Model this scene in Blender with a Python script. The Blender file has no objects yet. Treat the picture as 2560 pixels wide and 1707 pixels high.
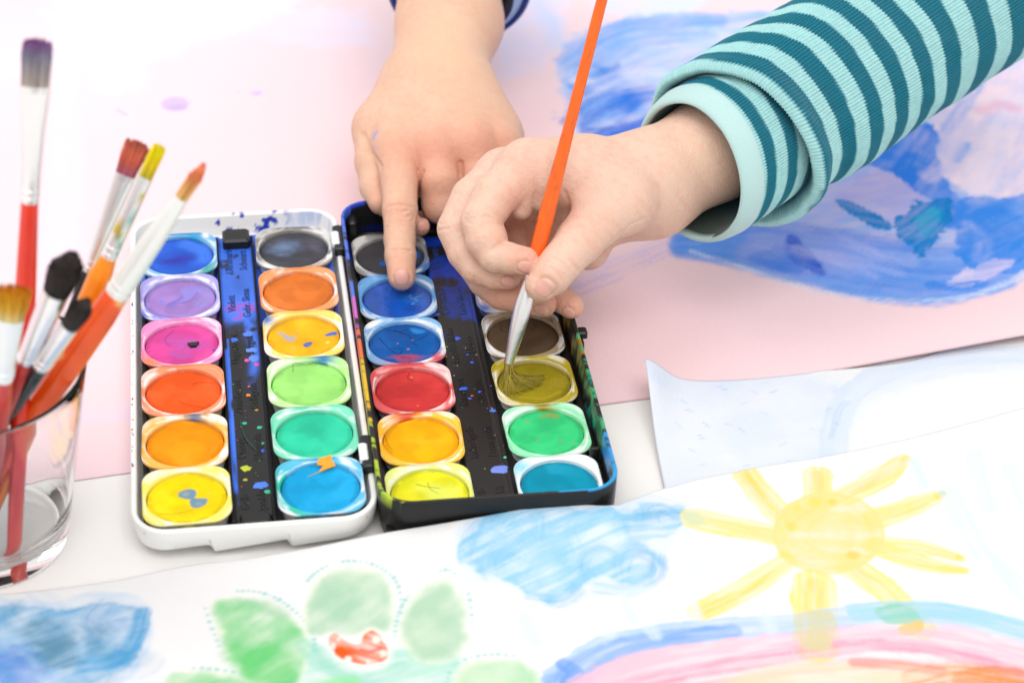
import bpy, bmesh, math, random
import numpy as np
from mathutils import Matrix, Vector

# ------------------------------------------------------------------ camera, light, exposure
S = 0.01                       # everything below is written in centimetres; one Blender unit is a metre
SC = bpy.context.scene
COL = SC.collection
FPX, IW, IH = 5431.507, 2560.0, 1707.0
CAM = np.array([0.0, -62.34662, 46.72483])
CR = np.array([0.99961313, 0.01606841, 0.02270233])
CU = np.array([-0.02781348, 0.57749673, 0.81591908])
CF = np.array([0.0, 0.81623485, -0.57772023])

cam_data = bpy.data.cameras.new('camera')
cam = bpy.data.objects.new('camera', cam_data)
COL.objects.link(cam)
cam.matrix_world = Matrix(((CR[0], CU[0], -CF[0], CAM[0] * S), (CR[1], CU[1], -CF[1], CAM[1] * S),
                           (CR[2], CU[2], -CF[2], CAM[2] * S), (0, 0, 0, 1)))
cam_data.sensor_width = 36
cam_data.lens = FPX / IW * 36
cam_data.clip_start = 0.02
cam_data.clip_end = 50
cam_data.dof.use_dof = True
cam_data.dof.focus_distance = 0.775
cam_data.dof.aperture_fstop = 10.5
SC.camera = cam

world = bpy.data.worlds.new('World')
SC.world = world
world.use_nodes = True
bg = world.node_tree.nodes['Background']
bg.inputs[0].default_value = (1.0, 0.985, 0.97, 1)
bg.inputs[1].default_value = 0.74


def area(name, loc, target, size, power, color):
    l = bpy.data.lights.new(name, 'AREA')
    l.shape = 'RECTANGLE'
    l.size, l.size_y = size[0] * S, size[1] * S
    l.energy = power
    l.color = color
    o = bpy.data.objects.new(name, l)
    COL.objects.link(o)
    d = Vector(target) - Vector(loc)
    o.rotation_euler = d.to_track_quat('-Z', 'Y').to_euler()
    o.location = Vector(loc) * S
    return o


area('window_light', (-140, 50, 240), (0, 2, 0), (200, 200), 21, (1.0, 0.98, 0.95))
area('front_fill_light', (40, -150, 290), (0, 4, 0), (220, 220), 52, (1.0, 0.985, 0.97))  # soft fill added to lift the shade under the arms
SC.view_settings.view_transform = 'Standard'
SC.view_settings.look = 'None'
SC.view_settings.exposure = 0.23
SC.view_settings.gamma = 1.0
cy = SC.cycles
cy.max_bounces = 10
cy.transmission_bounces = 10
cy.transparent_max_bounces = 12
cy.diffuse_bounces = 4
cy.sample_clamp_indirect = 4
cy.use_denoising = True


# ------------------------------------------------------------------ measuring from the photograph
def up(x, y, z=0.0):
    """the point at height z (cm) seen at pixel x, y of the 2560 x 1707 photograph"""
    d = CF + (x - IW / 2) / FPX * CR - (y - IH / 2) / FPX * CU
    return CAM + d * ((z - CAM[2]) / d[2])


def pd(x, y, depth):
    return CAM + depth * (CF + (x - IW / 2) / FPX * CR - (y - IH / 2) / FPX * CU)


def ray(x, y):
    d = CF + (x - IW / 2) / FPX * CR - (y - IH / 2) / FPX * CU
    return d / np.linalg.norm(d)


def project(P):
    d = np.asarray(P, float) - CAM
    z = d @ CF
    return IW / 2 + FPX * (d @ CR) / z, IH / 2 - FPX * (d @ CU) / z


def lin(c):
    c = np.asarray(c, float) / 255.0
    return np.where(c <= 0.04045, c / 12.92, ((c + 0.055) / 1.055) ** 2.4)


def hx(h, k=1.0):
    h = h.lstrip('#')
    return lin([int(h[i:i + 2], 16) for i in (0, 2, 4)]) * k


# ------------------------------------------------------------------ numpy noise
def _hash(ix, iy, seed):
    h = (ix.astype(np.int64) * 374761393 + iy.astype(np.int64) * 668265263 + seed * 1442695041) & 0xFFFFFFFF
    h = ((h ^ (h >> 13)) * 1274126177) & 0xFFFFFFFF
    h = (h ^ (h >> 16)) & 0xFFFF
    return h / 65535.0


def vnoise(x, y, seed=0):
    x = np.asarray(x, float)
    y = np.asarray(y, float)
    ix, iy = np.floor(x), np.floor(y)
    fx, fy = x - ix, y - iy
    fx = fx * fx * (3 - 2 * fx)
    fy = fy * fy * (3 - 2 * fy)
    a, b = _hash(ix, iy, seed), _hash(ix + 1, iy, seed)
    c, d = _hash(ix, iy + 1, seed), _hash(ix + 1, iy + 1, seed)
    return (a * (1 - fx) + b * fx) * (1 - fy) + (c * (1 - fx) + d * fx) * fy


def fbm(x, y, seed=0, oct=4):
    s, a, t = 0.0, 0.5, 0.0
    for k in range(oct):
        s = s + a * vnoise(x * 2 ** k, y * 2 ** k, seed + k * 17)
        t += a
        a *= 0.5
    return s / t


def sst(a, b, x):
    t = np.clip((x - a) / (b - a + 1e-12), 0, 1)
    return t * t * (3 - 2 * t)


# ------------------------------------------------------------------ objects
def tag(o, label=None, cat=None, group=None, kind=None):
    if label: o['label'] = label
    if cat: o['category'] = cat
    if group: o['group'] = group
    if kind: o['kind'] = kind
    return o


def empty(name, loc, label=None, cat=None, group=None, rz=0.0):
    o = bpy.data.objects.new(name, None)
    COL.objects.link(o)
    o.empty_display_size = 0.01
    o.location = Vector(loc) * S
    o.rotation_euler = (0, 0, rz)
    tag(o, label, cat, group)
    return o


def obj(name, V, F, mat, parent=None, loc=None, colors=None, smooth=True, uv=None, extra=None):
    """one mesh object; V in centimetres in world axes relative to loc (or to the parent's own frame)"""
    V = np.asarray(V, float)
    me = bpy.data.meshes.new(name)
    if isinstance(F, np.ndarray):
        n, k = F.shape
        me.vertices.add(len(V))
        me.vertices.foreach_set('co', (V * S).astype(np.float32).ravel())
        me.loops.add(n * k)
        me.loops.foreach_set('vertex_index', F.astype(np.int32).ravel())
        me.polygons.add(n)
        me.polygons.foreach_set('loop_start', np.arange(0, n * k, k, dtype=np.int32))
        me.update(calc_edges=True)
    else:
        me.from_pydata([tuple(v) for v in V * S], [], F)
        me.update()
    me.validate()
    me.polygons.foreach_set('use_smooth', [smooth] * len(me.polygons))
    if colors is not None:
        ca = me.color_attributes.new('Col', 'FLOAT_COLOR', 'POINT')
        c4 = np.ones((len(V), 4), np.float32)
        c4[:, :3] = colors
        ca.data.foreach_set('color', c4.ravel())
    for nm, arr in (extra or {}).items():
        at = me.attributes.new(nm, 'FLOAT', 'POINT')
        at.data.foreach_set('value', np.asarray(arr, np.float32))
    if mat is not None:
        me.materials.append(mat)
    o = bpy.data.objects.new(name, me)
    COL.objects.link(o)
    if parent is not None: o.parent = parent
    if loc is not None: o.location = Vector(loc) * S
    return o


def grid_faces(nu, nv, wrap_u=False, wrap_v=False):
    """vertex index = u * nv + v"""
    U = np.arange(nu if wrap_u else nu - 1)
    Vv = np.arange(nv if wrap_v else nv - 1)
    u, v = np.meshgrid(U, Vv, indexing='ij')
    u, v = u.ravel(), v.ravel()
    u1, v1 = (u + 1) % nu, (v + 1) % nv
    return np.stack([u * nv + v, u1 * nv + v, u1 * nv + v1, u * nv + v1], 1)


class MB:
    """collects shapes into one mesh"""

    def __init__(s):
        s.V, s.F, s.C = [], [], []

    def add(s, V, F, col=None):
        b = len(s.V)
        s.V.extend([tuple(v) for v in V])
        s.F.extend([tuple(int(i) + b for i in f) for f in F])
        if col is not None:
            col = np.asarray(col)
            s.C.extend([tuple(c) for c in (np.tile(col, (len(V), 1)) if col.ndim == 1 else col)])

    def box(s, x0, x1, y0, y1, z0, z1, ch=0.03, col=None):
        c = min(ch, (x1 - x0) / 3, (y1 - y0) / 3, (z1 - z0) / 2)
        ring = lambda i, z: [(x0 + i, y0 + i + c, z), (x0 + i + c, y0 + i, z), (x1 - i - c, y0 + i, z), (x1 - i, y0 + i + c, z),
                             (x1 - i, y1 - i - c, z), (x1 - i - c, y1 - i, z), (x0 + i + c, y1 - i, z), (x0 + i, y1 - i - c, z)]
        V = ring(0, z0) + ring(0, z1 - c) + ring(c, z1)
        F = []
        for k in range(2):
            for i in range(8):
                j = (i + 1) % 8
                F.append((k * 8 + i, k * 8 + j, k * 8 + 8 + j, k * 8 + 8 + i))
        F += [tuple(range(16, 24)), tuple(range(7, -1, -1))]
        s.add(V, F, col)

    def tube(s, P, R, n=8, col=None, caps=True):
        P = np.asarray(P, float)
        R = np.broadcast_to(np.asarray(R, float), (len(P),))
        T = np.gradient(P, axis=0)
        T /= np.linalg.norm(T, axis=1)[:, None] + 1e-12
        a = np.array([0, 0, 1.0]) if abs(T[0][2]) < 0.9 else np.array([1.0, 0, 0])
        V = []
        for i in range(len(P)):
            u = np.cross(T[i], a)
            u /= np.linalg.norm(u) + 1e-12
            w = np.cross(T[i], u)
            for k in range(n):
                t = 2 * math.pi * k / n
                V.append(P[i] + R[i] * (math.cos(t) * u + math.sin(t) * w))
        F = [tuple(f) for f in grid_faces(len(P), n, wrap_v=True)]
        if caps:
            F += [tuple(range(n)), tuple(range((len(P) - 1) * n + n - 1, (len(P) - 1) * n - 1, -1))]
        s.add(V, F, col if col is None or np.asarray(col).ndim == 1 else np.repeat(np.asarray(col), n, axis=0))

    def build(s, name, mat, parent=None, loc=None, smooth=False):
        return obj(name, s.V, s.F, mat, parent, loc, np.array(s.C) if s.C else None, smooth)


def add_sharp(o, deg=35):
    me = o.data
    bm = bmesh.new()
    bm.from_mesh(me)
    bmesh.ops.recalc_face_normals(bm, faces=bm.faces)
    for e in bm.edges:
        if len(e.link_faces) == 2 and e.calc_face_angle(0) > math.radians(deg):
            e.smooth = False
    for f in bm.faces: f.smooth = True
    bm.to_mesh(me)
    bm.free()
    return o


# ------------------------------------------------------------------ materials
def material(name, color=None, rough=0.5, vcol=False, metal=0.0, spec=0.5, noise=None, bump=None, sss=None, trans=0.0,
             ior=1.45, sheen=0.0, coat=0.0):
    m = bpy.data.materials.new(name)
    m.use_nodes = True
    nt = m.node_tree
    b = nt.nodes['Principled BSDF']
    b.inputs['Roughness'].default_value = rough
    b.inputs['Metallic'].default_value = metal
    b.inputs['Specular IOR Level'].default_value = spec
    b.inputs['IOR'].default_value = ior
    b.inputs['Transmission Weight'].default_value = trans
    b.inputs['Sheen Weight'].default_value = sheen
    b.inputs['Coat Weight'].default_value = coat
    b.inputs['Coat Roughness'].default_value = 0.15
    tc = nt.nodes.new('ShaderNodeTexCoord')
    src = None
    if vcol:
        a = nt.nodes.new('ShaderNodeAttribute')
        a.attribute_name = 'Col'
        src = a.outputs['Color']
    if color is not None:
        b.inputs['Base Color'].default_value = (*color, 1)
    if noise:                                   # (scale per metre, amount): mottled colour
        n = nt.nodes.new('ShaderNodeTexNoise')
        n.inputs['Scale'].default_value = noise[0]
        n.inputs['Detail'].default_value = 4
        nt.links.new(tc.outputs['Object'], n.inputs['Vector'])
        r = nt.nodes.new('ShaderNodeMapRange')
        r.inputs[1].default_value, r.inputs[2].default_value = 0.25, 0.75
        r.inputs[3].default_value, r.inputs[4].default_value = 1 - noise[1], 1 + noise[1] * 0.6
        nt.links.new(n.outputs['Fac'], r.inputs[0])
        mx = nt.nodes.new('ShaderNodeMix')
        mx.data_type = 'RGBA'
        mx.blend_type = 'MULTIPLY'
        mx.inputs[0].default_value = 1
        if src is not None:
            nt.links.new(src, mx.inputs[6])
        else:
            mx.inputs[6].default_value = (*color, 1)
        nt.links.new(r.outputs[0], mx.inputs[7])
        src = mx.outputs[2]
    if src is not None:
        nt.links.new(src, b.inputs['Base Color'])
    if bump:                                    # list of (scale, distance in cm)
        prev = None
        for sc, dist in bump:
            n = nt.nodes.new('ShaderNodeTexNoise')
            n.inputs['Scale'].default_value = sc
            n.inputs['Detail'].default_value = 3
            nt.links.new(tc.outputs['Object'], n.inputs['Vector'])
            bp = nt.nodes.new('ShaderNodeBump')
            bp.inputs['Distance'].default_value = dist * S
            bp.inputs['Strength'].default_value = 1.0
            nt.links.new(n.outputs['Fac'], bp.inputs['Height'])
            if prev: nt.links.new(prev, bp.inputs['Normal'])
            prev = bp.outputs['Normal']
        nt.links.new(prev, b.inputs['Normal'])
    if sss:
        b.inputs['Subsurface Weight'].default_value = sss[0]
        b.inputs['Subsurface Radius'].default_value = sss[1]
        b.inputs['Subsurface Scale'].default_value = sss[2] * S
    return m


M = {
    'table': material('table_white', (0.82, 0.805, 0.785), 0.35, noise=(30, 0.02)),
    'paper': material('painted_paper', None, 0.85, vcol=True, spec=0.2, bump=[(700, 0.012), (150, 0.02)]),
    'pink': material('pink_paper', None, 0.85, vcol=True, spec=0.12, bump=[(800, 0.012), (60, 0.03)]),
    'white_plastic': material('white_plastic', None, 0.32, vcol=True, spec=0.5, sss=(0.15, (1, 1, 1), 0.15), bump=[(900, 0.003)]),
    'black_plastic': material('black_plastic', None, 0.33, vcol=True, spec=0.42, bump=[(1500, 0.004)]),
    'black_matte': material('black_matte_plastic', (0.012, 0.0115, 0.0115), 0.4, bump=[(2500, 0.004)]),
    'pan': material('pan_plastic', None, 0.35, vcol=True, spec=0.5, bump=[(500, 0.012)]),
    'cake': material('paint_cake', None, 0.6, vcol=True, spec=0.12, bump=[(260, 0.012), (1300, 0.004)]),
    'wet_cake': material('wet_paint_cake', None, 0.22, vcol=True, spec=0.5, bump=[(260, 0.03), (900, 0.01)]),
    'skin': material('skin', None, 0.5, vcol=True, spec=0.35, sss=(0.12, (1.0, 0.35, 0.2), 0.10), bump=[(1100, 0.024), (330, 0.028)]),
    'nail': material('fingernail', None, 0.3, vcol=True, spec=0.4, sss=(0.2, (1, 0.4, 0.25), 0.1)),
    'metal': material('ferrule_metal', (0.86, 0.86, 0.87), 0.24, metal=1.0, bump=[(400, 0.01)]),
    'lacquer': material('lacquered_wood', None, 0.28, vcol=True, spec=0.5, coat=0.3, bump=[(300, 0.008)]),
    'bristle': material('bristles', None, 0.5, vcol=True, spec=0.3),
    'knit': material('knit_fabric', None, 0.9, vcol=True, spec=0.1, sheen=0.25, bump=[(2600, 0.02)]),
    'cloth': material('smooth_cloth', None, 0.9, vcol=True, spec=0.1, sheen=0.2, bump=[(2200, 0.02)]),
    'glass': material('clear_glass', (1, 1, 1), 0.0, trans=1.0, ior=1.36),
}


# ------------------------------------------------------------------ painting on a sheet (in the sheet's own centimetres)
class Painter:
    def __init__(s, X, Y, base):
        s.X, s.Y = X, Y
        s.C = np.tile(np.asarray(base, float), (len(X), 1))
        s.n = 0

    def _put(s, idx, a, col, mode):
        a = np.clip(a, 0, 1)[:, None]
        col = np.asarray(col, float)
        s.C[idx] = s.C[idx] * (1 - a) + (s.C[idx] * col / 0.86 if mode == 'wash' else col) * a

    def stroke(s, P, w, col, a=0.8, streak=0.5, rough=0.25, soft=0.06, edge=0.15, mode='cover', fine=7.0, dry=0.0):
        s.n += 1
        sd = s.n * 101
        P = np.asarray([p[:2] for p in P], float)
        if len(P) > 2:                                          # smooth the path
            P = catmull(P, 6)
        W = np.interp(np.linspace(0, 1, len(P)), np.linspace(0, 1, np.size(w)), np.atleast_1d(np.asarray(w, float)))
        m = W.max() * 1.4 + 0.3
        idx = np.nonzero((s.X > P[:, 0].min() - m) & (s.X < P[:, 0].max() + m) & (s.Y > P[:, 1].min() - m) & (s.Y < P[:, 1].max() + m))[0]
        if not len(idx): return
        x, y = s.X[idx], s.Y[idx]
        bd = np.full(len(idx), 1e9)
        lat = np.zeros(len(idx))
        arc = np.zeros(len(idx))
        ww = np.ones(len(idx))
        L = 0.0
        for i in range(len(P) - 1):
            d = P[i + 1] - P[i]
            l = math.hypot(*d) + 1e-9
            t0 = ((x - P[i, 0]) * d[0] + (y - P[i, 1]) * d[1]) / l / l
            t = np.clip(t0, 0, 1)
            dx, dy = x - P[i, 0] - t * d[0], y - P[i, 1] - t * d[1]
            dist = np.hypot(dx, dy)
            wi = W[i] + t * (W[i + 1] - W[i])
            k = dist / wi
            b = k < bd
            bd[b] = k[b]
            lat[b] = ((d[0] * dy - d[1] * dx) / l)[b]
            arc[b] = (L + t * l)[b]
            ww[b] = wi[b]
            L += l
        n1 = fbm(x * 2.2 + sd, y * 2.2, sd, 4)
        k = bd + (n1 - 0.5) * rough * 2 * np.minimum(1, 0.5 / ww + 0.35)
        sw = soft / ww
        mask = 1 - sst(1 - sw, 1 + sw, k)
        st = fbm(arc * 0.55, lat * fine, sd + 3, 3)
        st2 = fbm(x * 1.1, y * 1.1, sd + 9, 3)
        al = a * mask * (1 - streak * sst(0.35, 0.7, st) * 0.8 - streak * 0.5 * (st2 - 0.3))
        if dry > 0:                                             # the brush runs dry and leaves gaps
            al = al * (1 - dry * sst(0.42, 0.6, fbm(arc * 0.9, lat * 9, sd + 5, 3)))
        al = al + a * edge * mask * np.exp(-((1 - k) * ww / 0.09) ** 2)
        s._put(idx, al, col, mode)

    def poly(s, P, col, a=0.8, streak=0.4, rough=0.25, soft=0.07, edge=0.2, mode='cover', ang=0.0, fine=4.0, smooth=True, blot=0.5):
        s.n += 1
        sd = s.n * 131
        P = np.asarray([p[:2] for p in P], float)
        if smooth: P = catmull(P, 5, closed=True)
        m = rough + soft + 0.3
        idx = np.nonzero((s.X > P[:, 0].min() - m) & (s.X < P[:, 0].max() + m) & (s.Y > P[:, 1].min() - m) & (s.Y < P[:, 1].max() + m))[0]
        if not len(idx): return
        x, y = s.X[idx], s.Y[idx]
        d2 = np.full(len(idx), 1e9)
        inside = np.zeros(len(idx), bool)
        for i in range(len(P)):
            A, B = P[i], P[(i + 1) % len(P)]
            e = B - A
            t = np.clip(((x - A[0]) * e[0] + (y - A[1]) * e[1]) / (e @ e + 1e-12), 0, 1)
            d2 = np.minimum(d2, (x - A[0] - t * e[0]) ** 2 + (y - A[1] - t * e[1]) ** 2)
            c = ((A[1] > y) != (B[1] > y))
            with np.errstate(divide='ignore', invalid='ignore'):
                inside ^= c & (x < (B[0] - A[0]) * (y - A[1]) / (B[1] - A[1] + 1e-12) + A[0])
        sd_ = np.where(inside, -1, 1) * np.sqrt(d2)
        sd_ = sd_ + (fbm(x * 2.0 + sd, y * 2.0, sd, 4) - 0.5) * 2 * rough
        mask = 1 - sst(-soft, soft, sd_)
        ca, sa = math.cos(ang), math.sin(ang)
        u, v = x * ca + y * sa, -x * sa + y * ca
        st = fbm(u * 0.6, v * fine, sd + 3, 4)
        bl = fbm(x * 0.8, y * 0.8, sd + 7, 4)
        al = a * mask * (1 - streak * sst(0.35, 0.7, st) - blot * (bl - 0.45) * 1.6)
        al = al + a * edge * mask * np.exp(-(sd_ / 0.10) ** 2)
        s._put(idx, al, col, mode)

    def drop(s, p, r, col, a=0.9, ell=1.0, soft=0.03, rough=0.03):
        s.poly([(p[0] + r * math.cos(t), p[1] + r * ell * math.sin(t)) for t in np.linspace(0, 2 * math.pi, 9)[:-1]], col, a, 0.0, rough, soft, 0.1, blot=0.15)


def catmull(P, n, closed=False):
    P = np.asarray(P, float)
    k = len(P)
    out = []
    for i in range(k if closed else k - 1):
        if closed:
            p0, p1, p2, p3 = P[(i - 1) % k], P[i], P[(i + 1) % k], P[(i + 2) % k]
        else:
            p0, p1, p2, p3 = P[max(i - 1, 0)], P[i], P[i + 1], P[min(i + 2, k - 1)]
        for j in range(n):
            t = j / n
            out.append(0.5 * (2 * p1 + (p2 - p0) * t + (2 * p0 - 5 * p1 + 4 * p2 - p3) * t * t + (3 * p1 - p0 - 3 * p2 + p3) * t ** 3))
    if not closed: out.append(P[-1])
    return np.array(out)


def sheet(name, edge, n_dir, depth, zfun, du, dv, mat, paint, base, label, cat, thick=0.02, deep=1.0):
    """a sheet of paper: edge = polyline of (x, y) cm, grown along n_dir; zfun(x, y, s, t) is its height"""
    E = catmull(np.asarray(edge, float)[:, :2], 8)
    L = np.concatenate([[0], np.cumsum(np.hypot(*np.diff(E, axis=0).T))])
    s_ = np.arange(0, L[-1], du)
    ex, ey = np.interp(s_, L, E[:, 0]), np.interp(s_, L, E[:, 1])
    t_ = np.arange(0, depth, dv)
    X = ex[:, None] + t_[None, :] * n_dir[0]
    Y = ey[:, None] + t_[None, :] * n_dir[1]
    Sg, Tg = np.meshgrid(s_, t_, indexing='ij')
    Z = zfun(X, Y, Sg / L[-1], Tg)
    nu, nv = X.shape
    X, Y, Z = X.ravel(), Y.ravel(), Z.ravel()
    p = Painter(X, Y, base)
    paint(p)
    p.C = (PAPER if deep > 1 else 0.86) * np.clip(p.C / 0.86, 0, 1.05) ** deep            # strength of the pigments
    F = grid_faces(nu, nv)
    V = np.stack([X, Y, Z], 1)
    # underside and rim, so that the sheet has a thickness
    rim = np.concatenate([np.arange(nu) * nv, (nu - 1) * nv + np.arange(1, nv), (np.arange(nu - 2, -1, -1)) * nv + nv - 1, np.arange(nv - 2, 0, -1)])
    B = V[rim] - [0, 0, thick]
    n0, k = len(V), len(rim)
    a = np.arange(k)
    b = (a + 1) % k
    RF = np.stack([rim[a], rim[b], n0 + b, n0 + a], 1)
    if np.cross(V[F[0][1]] - V[F[0][0]], V[F[0][2]] - V[F[0][0]])[2] < 0:
        F = F[:, ::-1]
    o = obj(name, np.vstack([V, B]), np.vstack([F, RF]), mat, colors=np.clip(np.vstack([p.C, np.tile(np.asarray(base) * (PAPER / 0.86 if deep > 1 else 1), (k, 1))]), 0, 1))
    tag(o, label, cat)
    return o


WHITE = np.array([0.86, 0.86, 0.87])
PAPER = 0.72                                     # reflectance of the bare white paper
# the table
tb = MB()
tb.box(-120, 120, -70, 110, -3, 0, 0.2)
tag(tb.build('table_top', M['table'], smooth=False), kind='structure')


# ---- the big pink sheet under everything
def U(pts, z=0.05):
    return [up(x, y, z) for x, y in pts]


pe0, pe1 = up(190, 1200, 0.04), up(1500, 1013, 0.04)
pdir = (pe1 - pe0)[:2] / np.linalg.norm((pe1 - pe0)[:2])
pnor = np.array([-pdir[1], pdir[0]])
PINK = np.array([0.83, 0.605, 0.64])


def paint_pink(p):
    blue, mid, pale = hx('2e74d8'), hx('4e92e4'), hx('b4c0ec')
    lav, teal, deep, sky = hx('c3bfe8'), hx('0a7cc4'), hx('0d50c8'), hx('a9c2ee')
    X, Y = p.X, p.Y
    # paler towards the far left and the back of the sheet
    n = fbm(X * 0.09, Y * 0.09, 5, 4)
    w = sst(0, -22, X - Y * 0.1) * 0.22 + 0.15 * sst(10, 30, Y)
    p.C[:] = p.C * (1 - (w * (0.45 + n))[:, None]) + np.array([0.84, 0.76, 0.80]) * (w * (0.45 + n))[:, None]
    p.poly(U([(130, 10), (330, -60), (720, -60), (700, 40), (560, 90), (330, 160), (190, 120)]), hx('dfe3f6'), 0.8, 0.3, 0.9, 0.5, 0.0, ang=0.4, fine=1.2)
    p.poly(U([(620, 40), (900, 30), (900, 120), (640, 90)]), hx('e0daf0'), 0.6, 0.3, 0.8, 0.6, 0, fine=1)
    p.stroke(U([(170, 120), (160, 420), (150, 760), (120, 900)]), 0.7, hx('e4daf0'), 0.6, 0.4, 0.4, 0.4, 0)
    p.stroke(U([(10, 160), (260, 120), (300, 200)]), 1.2, hx('eee6f2'), 0.5, 0.4, 0.6, 0.5, 0)
    p.stroke(U([(190, 1046), (330, 1030), (420, 1020)]), 0.45, hx('d9cdea'), 0.45, 0.6, 0.3, 0.2, 0, dry=0.6)
    p.drop(up(438, 262), 0.62, hx('cdb6e2'), 0.9, 1.0, 0.05)
    p.drop(up(444, 272), 0.42, hx('b4a8e0'), 0.5, 0.7, 0.2)
    p.drop(up(642, 235), 0.27, hx('cdbce6'), 0.9, 0.9, 0.06)
    p.drop(up(598, 234), 0.08, hx('cdbce6'), 0.8)
    p.stroke(U([(294, 274), (306, 282), (316, 286)]), 0.08, hx('b7c0f0'), 0.9, 0.1, 0.1, 0.05)
    p.poly(U([(1240, 60), (1330, -40), (1420, 0), (1380, 140), (1300, 190), (1240, 170)]), hx('d6d4ee'), 0.8, 0.3, 0.6, 0.5, 0, fine=1)
    p.stroke(U([(1330, -20), (1380, 60), (1395, 120)]), 0.5, hx('c2cff0'), 0.7, 0.3, 0.4, 0.4, 0)
    p.poly(U([(1500, -60), (1700, -70), (1760, 10), (1640, 50), (1500, 30)]), hx('cddcf2'), 0.8, 0.4, 0.5, 0.4, 0, ang=0.2)
    # big blue cloud behind the orange brush
    cl = [(1412, 240), (1398, 180), (1420, 110), (1500, 60), (1640, 36), (1800, 30), (1980, 24), (2100, 60), (2080, 200), (1900, 300), (1700, 330), (1600, 352), (1480, 352), (1430, 310)]
    p.poly(U(cl), hx('a8c4f2'), 0.9, 0.3, 0.5, 0.25, 0.1, ang=0.5, fine=1.6)
    p.poly(U([(1440, 330), (1424, 240), (1480, 170), (1560, 180), (1640, 250), (1640, 340), (1540, 352)]), blue, 0.8, 0.5, 0.9, 0.5, 0.05, ang=0.9, fine=2.0, blot=0.9)
    for (x0, y0, x1, y1, x2, y2, w_, c, a_) in [
        (1430, 150, 1560, 70, 1780, 50, 0.75, mid, 0.75), (1440, 210, 1580, 110, 1760, 90, 0.6, hx('6fa3ea'), 0.7),
        (1470, 260, 1600, 170, 1750, 130, 0.8, hx('8fb4f0'), 0.6), (1520, 110, 1700, 60, 1900, 40, 0.5, hx('7fa9ec'), 0.6),
        (1440, 300, 1520, 250, 1620, 230, 0.7, blue, 0.7), (1450, 338, 1530, 330, 1640, 310, 0.5, deep, 0.75),
        (1420, 170, 1440, 120, 1500, 80, 0.45, hx('86b0ee'), 0.7), (1500, 210, 1560, 190, 1640, 180, 0.5, hx('d9dcf4'), 0.55),
        (1640, 160, 1720, 120, 1800, 90, 0.5, hx('c7d3f4'), 0.5)]:
        p.stroke(U([(x0, y0), (x1, y1), (x2, y2)]), w_, c, a_, 0.7, 0.35, 0.2, 0.1, fine=5, dry=0.3)
    p.drop(up(1450, 205), 0.5, hx('dfe0f4'), 0.7, 0.7, 0.3, 0.2)
    p.drop(up(1420, 330), 0.35, hx('d7dcf6'), 0.8, 0.8, 0.2, 0.2)
    # lavender stroke that runs from the right hand to the cuff
    p.stroke(U([(1395, 738), (1480, 706), (1590, 656), (1720, 600), (1800, 560)]), 0.5, hx('cdb9e2'), 0.75, 0.6, 0.22, 0.06, 0.05, fine=11, dry=0.75)
    p.stroke(U([(1400, 700), (1500, 668), (1600, 628), (1700, 590)]), 0.28, hx('d6c4e6'), 0.6, 0.6, 0.2, 0.06, 0.05, fine=11, dry=0.8)
    # large round picture beyond the striped sleeve
    body = [(1700, 610), (1800, 560), (1960, 480), (2100, 380), (2260, 260), (2420, 170), (2640, 60), (2700, 380), (2640, 640), (2480, 740), (2330, 765), (2160, 742), (2010, 705), (1860, 655)]
    p.poly(U(body), hx('8fb0ec'), 0.9, 0.35, 0.3, 0.15, 0.05, ang=0.5, fine=2.5)
    p.poly(U([(1800, 600), (1960, 500), (2100, 400), (2300, 300), (2300, 520), (2160, 600), (1980, 660)]), hx('b3b2e4'), 0.6, 0.6, 0.5, 0.4, 0, ang=0.4, fine=3)
    p.poly(U([(2280, 330), (2400, 180), (2640, 90), (2700, 420), (2600, 500), (2420, 480), (2350, 420)]), hx('f0d8e2'), 0.9, 0.4, 0.5, 0.25, 0, ang=1.2, fine=2)
    for t in range(15):
        f = t / 14
        p.stroke(U([(1710 + 8 * f, 628 - 40 * f), (1850 + 20 * f, 655 - 90 * f), (2010 + 20 * f, 700 - 120 * f), (2170 + 40 * f, 735 - 130 * f), (2330 + 60 * f, 755 - 130 * f), (2500 + 40 * f, 720 - 150 * f)]),
                 0.55, [mid, hx('6f9ae6'), hx('4f8ce4'), hx('86a6ea'), blue][t % 5], 0.6, 0.5, 0.4, 0.2, 0.05, fine=6, dry=0.2)
    p.poly(U([(1830, 620), (1960, 560), (2100, 590), (2200, 640), (2120, 690), (1960, 670)]), hx('a3a9e6'), 0.55, 0.4, 0.6, 0.4, 0, ang=-0.3, fine=3)
    p.poly(U([(2330, 640), (2440, 600), (2600, 560), (2600, 660), (2480, 720)]), hx('9db4ec'), 0.5, 0.4, 0.5, 0.4, 0, ang=0.4, fine=3)
    p.poly(U([(2110, 480), (2200, 430), (2330, 500), (2290, 560), (2180, 560)]), hx('c6b4de'), 0.75, 0.5, 0.3, 0.15, 0, ang=-0.3, fine=3)
    p.poly(U([(2080, 520), (2140, 440), (2250, 420), (2330, 470), (2280, 540), (2160, 500)]), hx('a5a7e2'), 0.75, 0.6, 0.35, 0.2, 0.1, ang=0.3, fine=3)
    p.poly(U([(2160, 400), (2260, 310), (2340, 320), (2350, 430), (2420, 520), (2380, 570), (2320, 500), (2240, 440)]), hx('2f7ce0'), 0.95, 0.3, 0.3, 0.08, 0.15, ang=1.1, fine=4)
    p.poly(U([(2385, 545), (2420, 490), (2520, 500), (2640, 470), (2660, 640), (2480, 690), (2400, 640)]), hx('3a86e2'), 0.95, 0.3, 0.4, 0.1, 0.15, ang=0.7, fine=5)
    p.poly(U([(2090, 498), (2140, 508), (2210, 546), (2226, 572), (2180, 566), (2120, 530)]), teal, 0.95, 0.25, 0.12, 0.06, 0.2, ang=-0.3, fine=5, blot=0.15)
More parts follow.
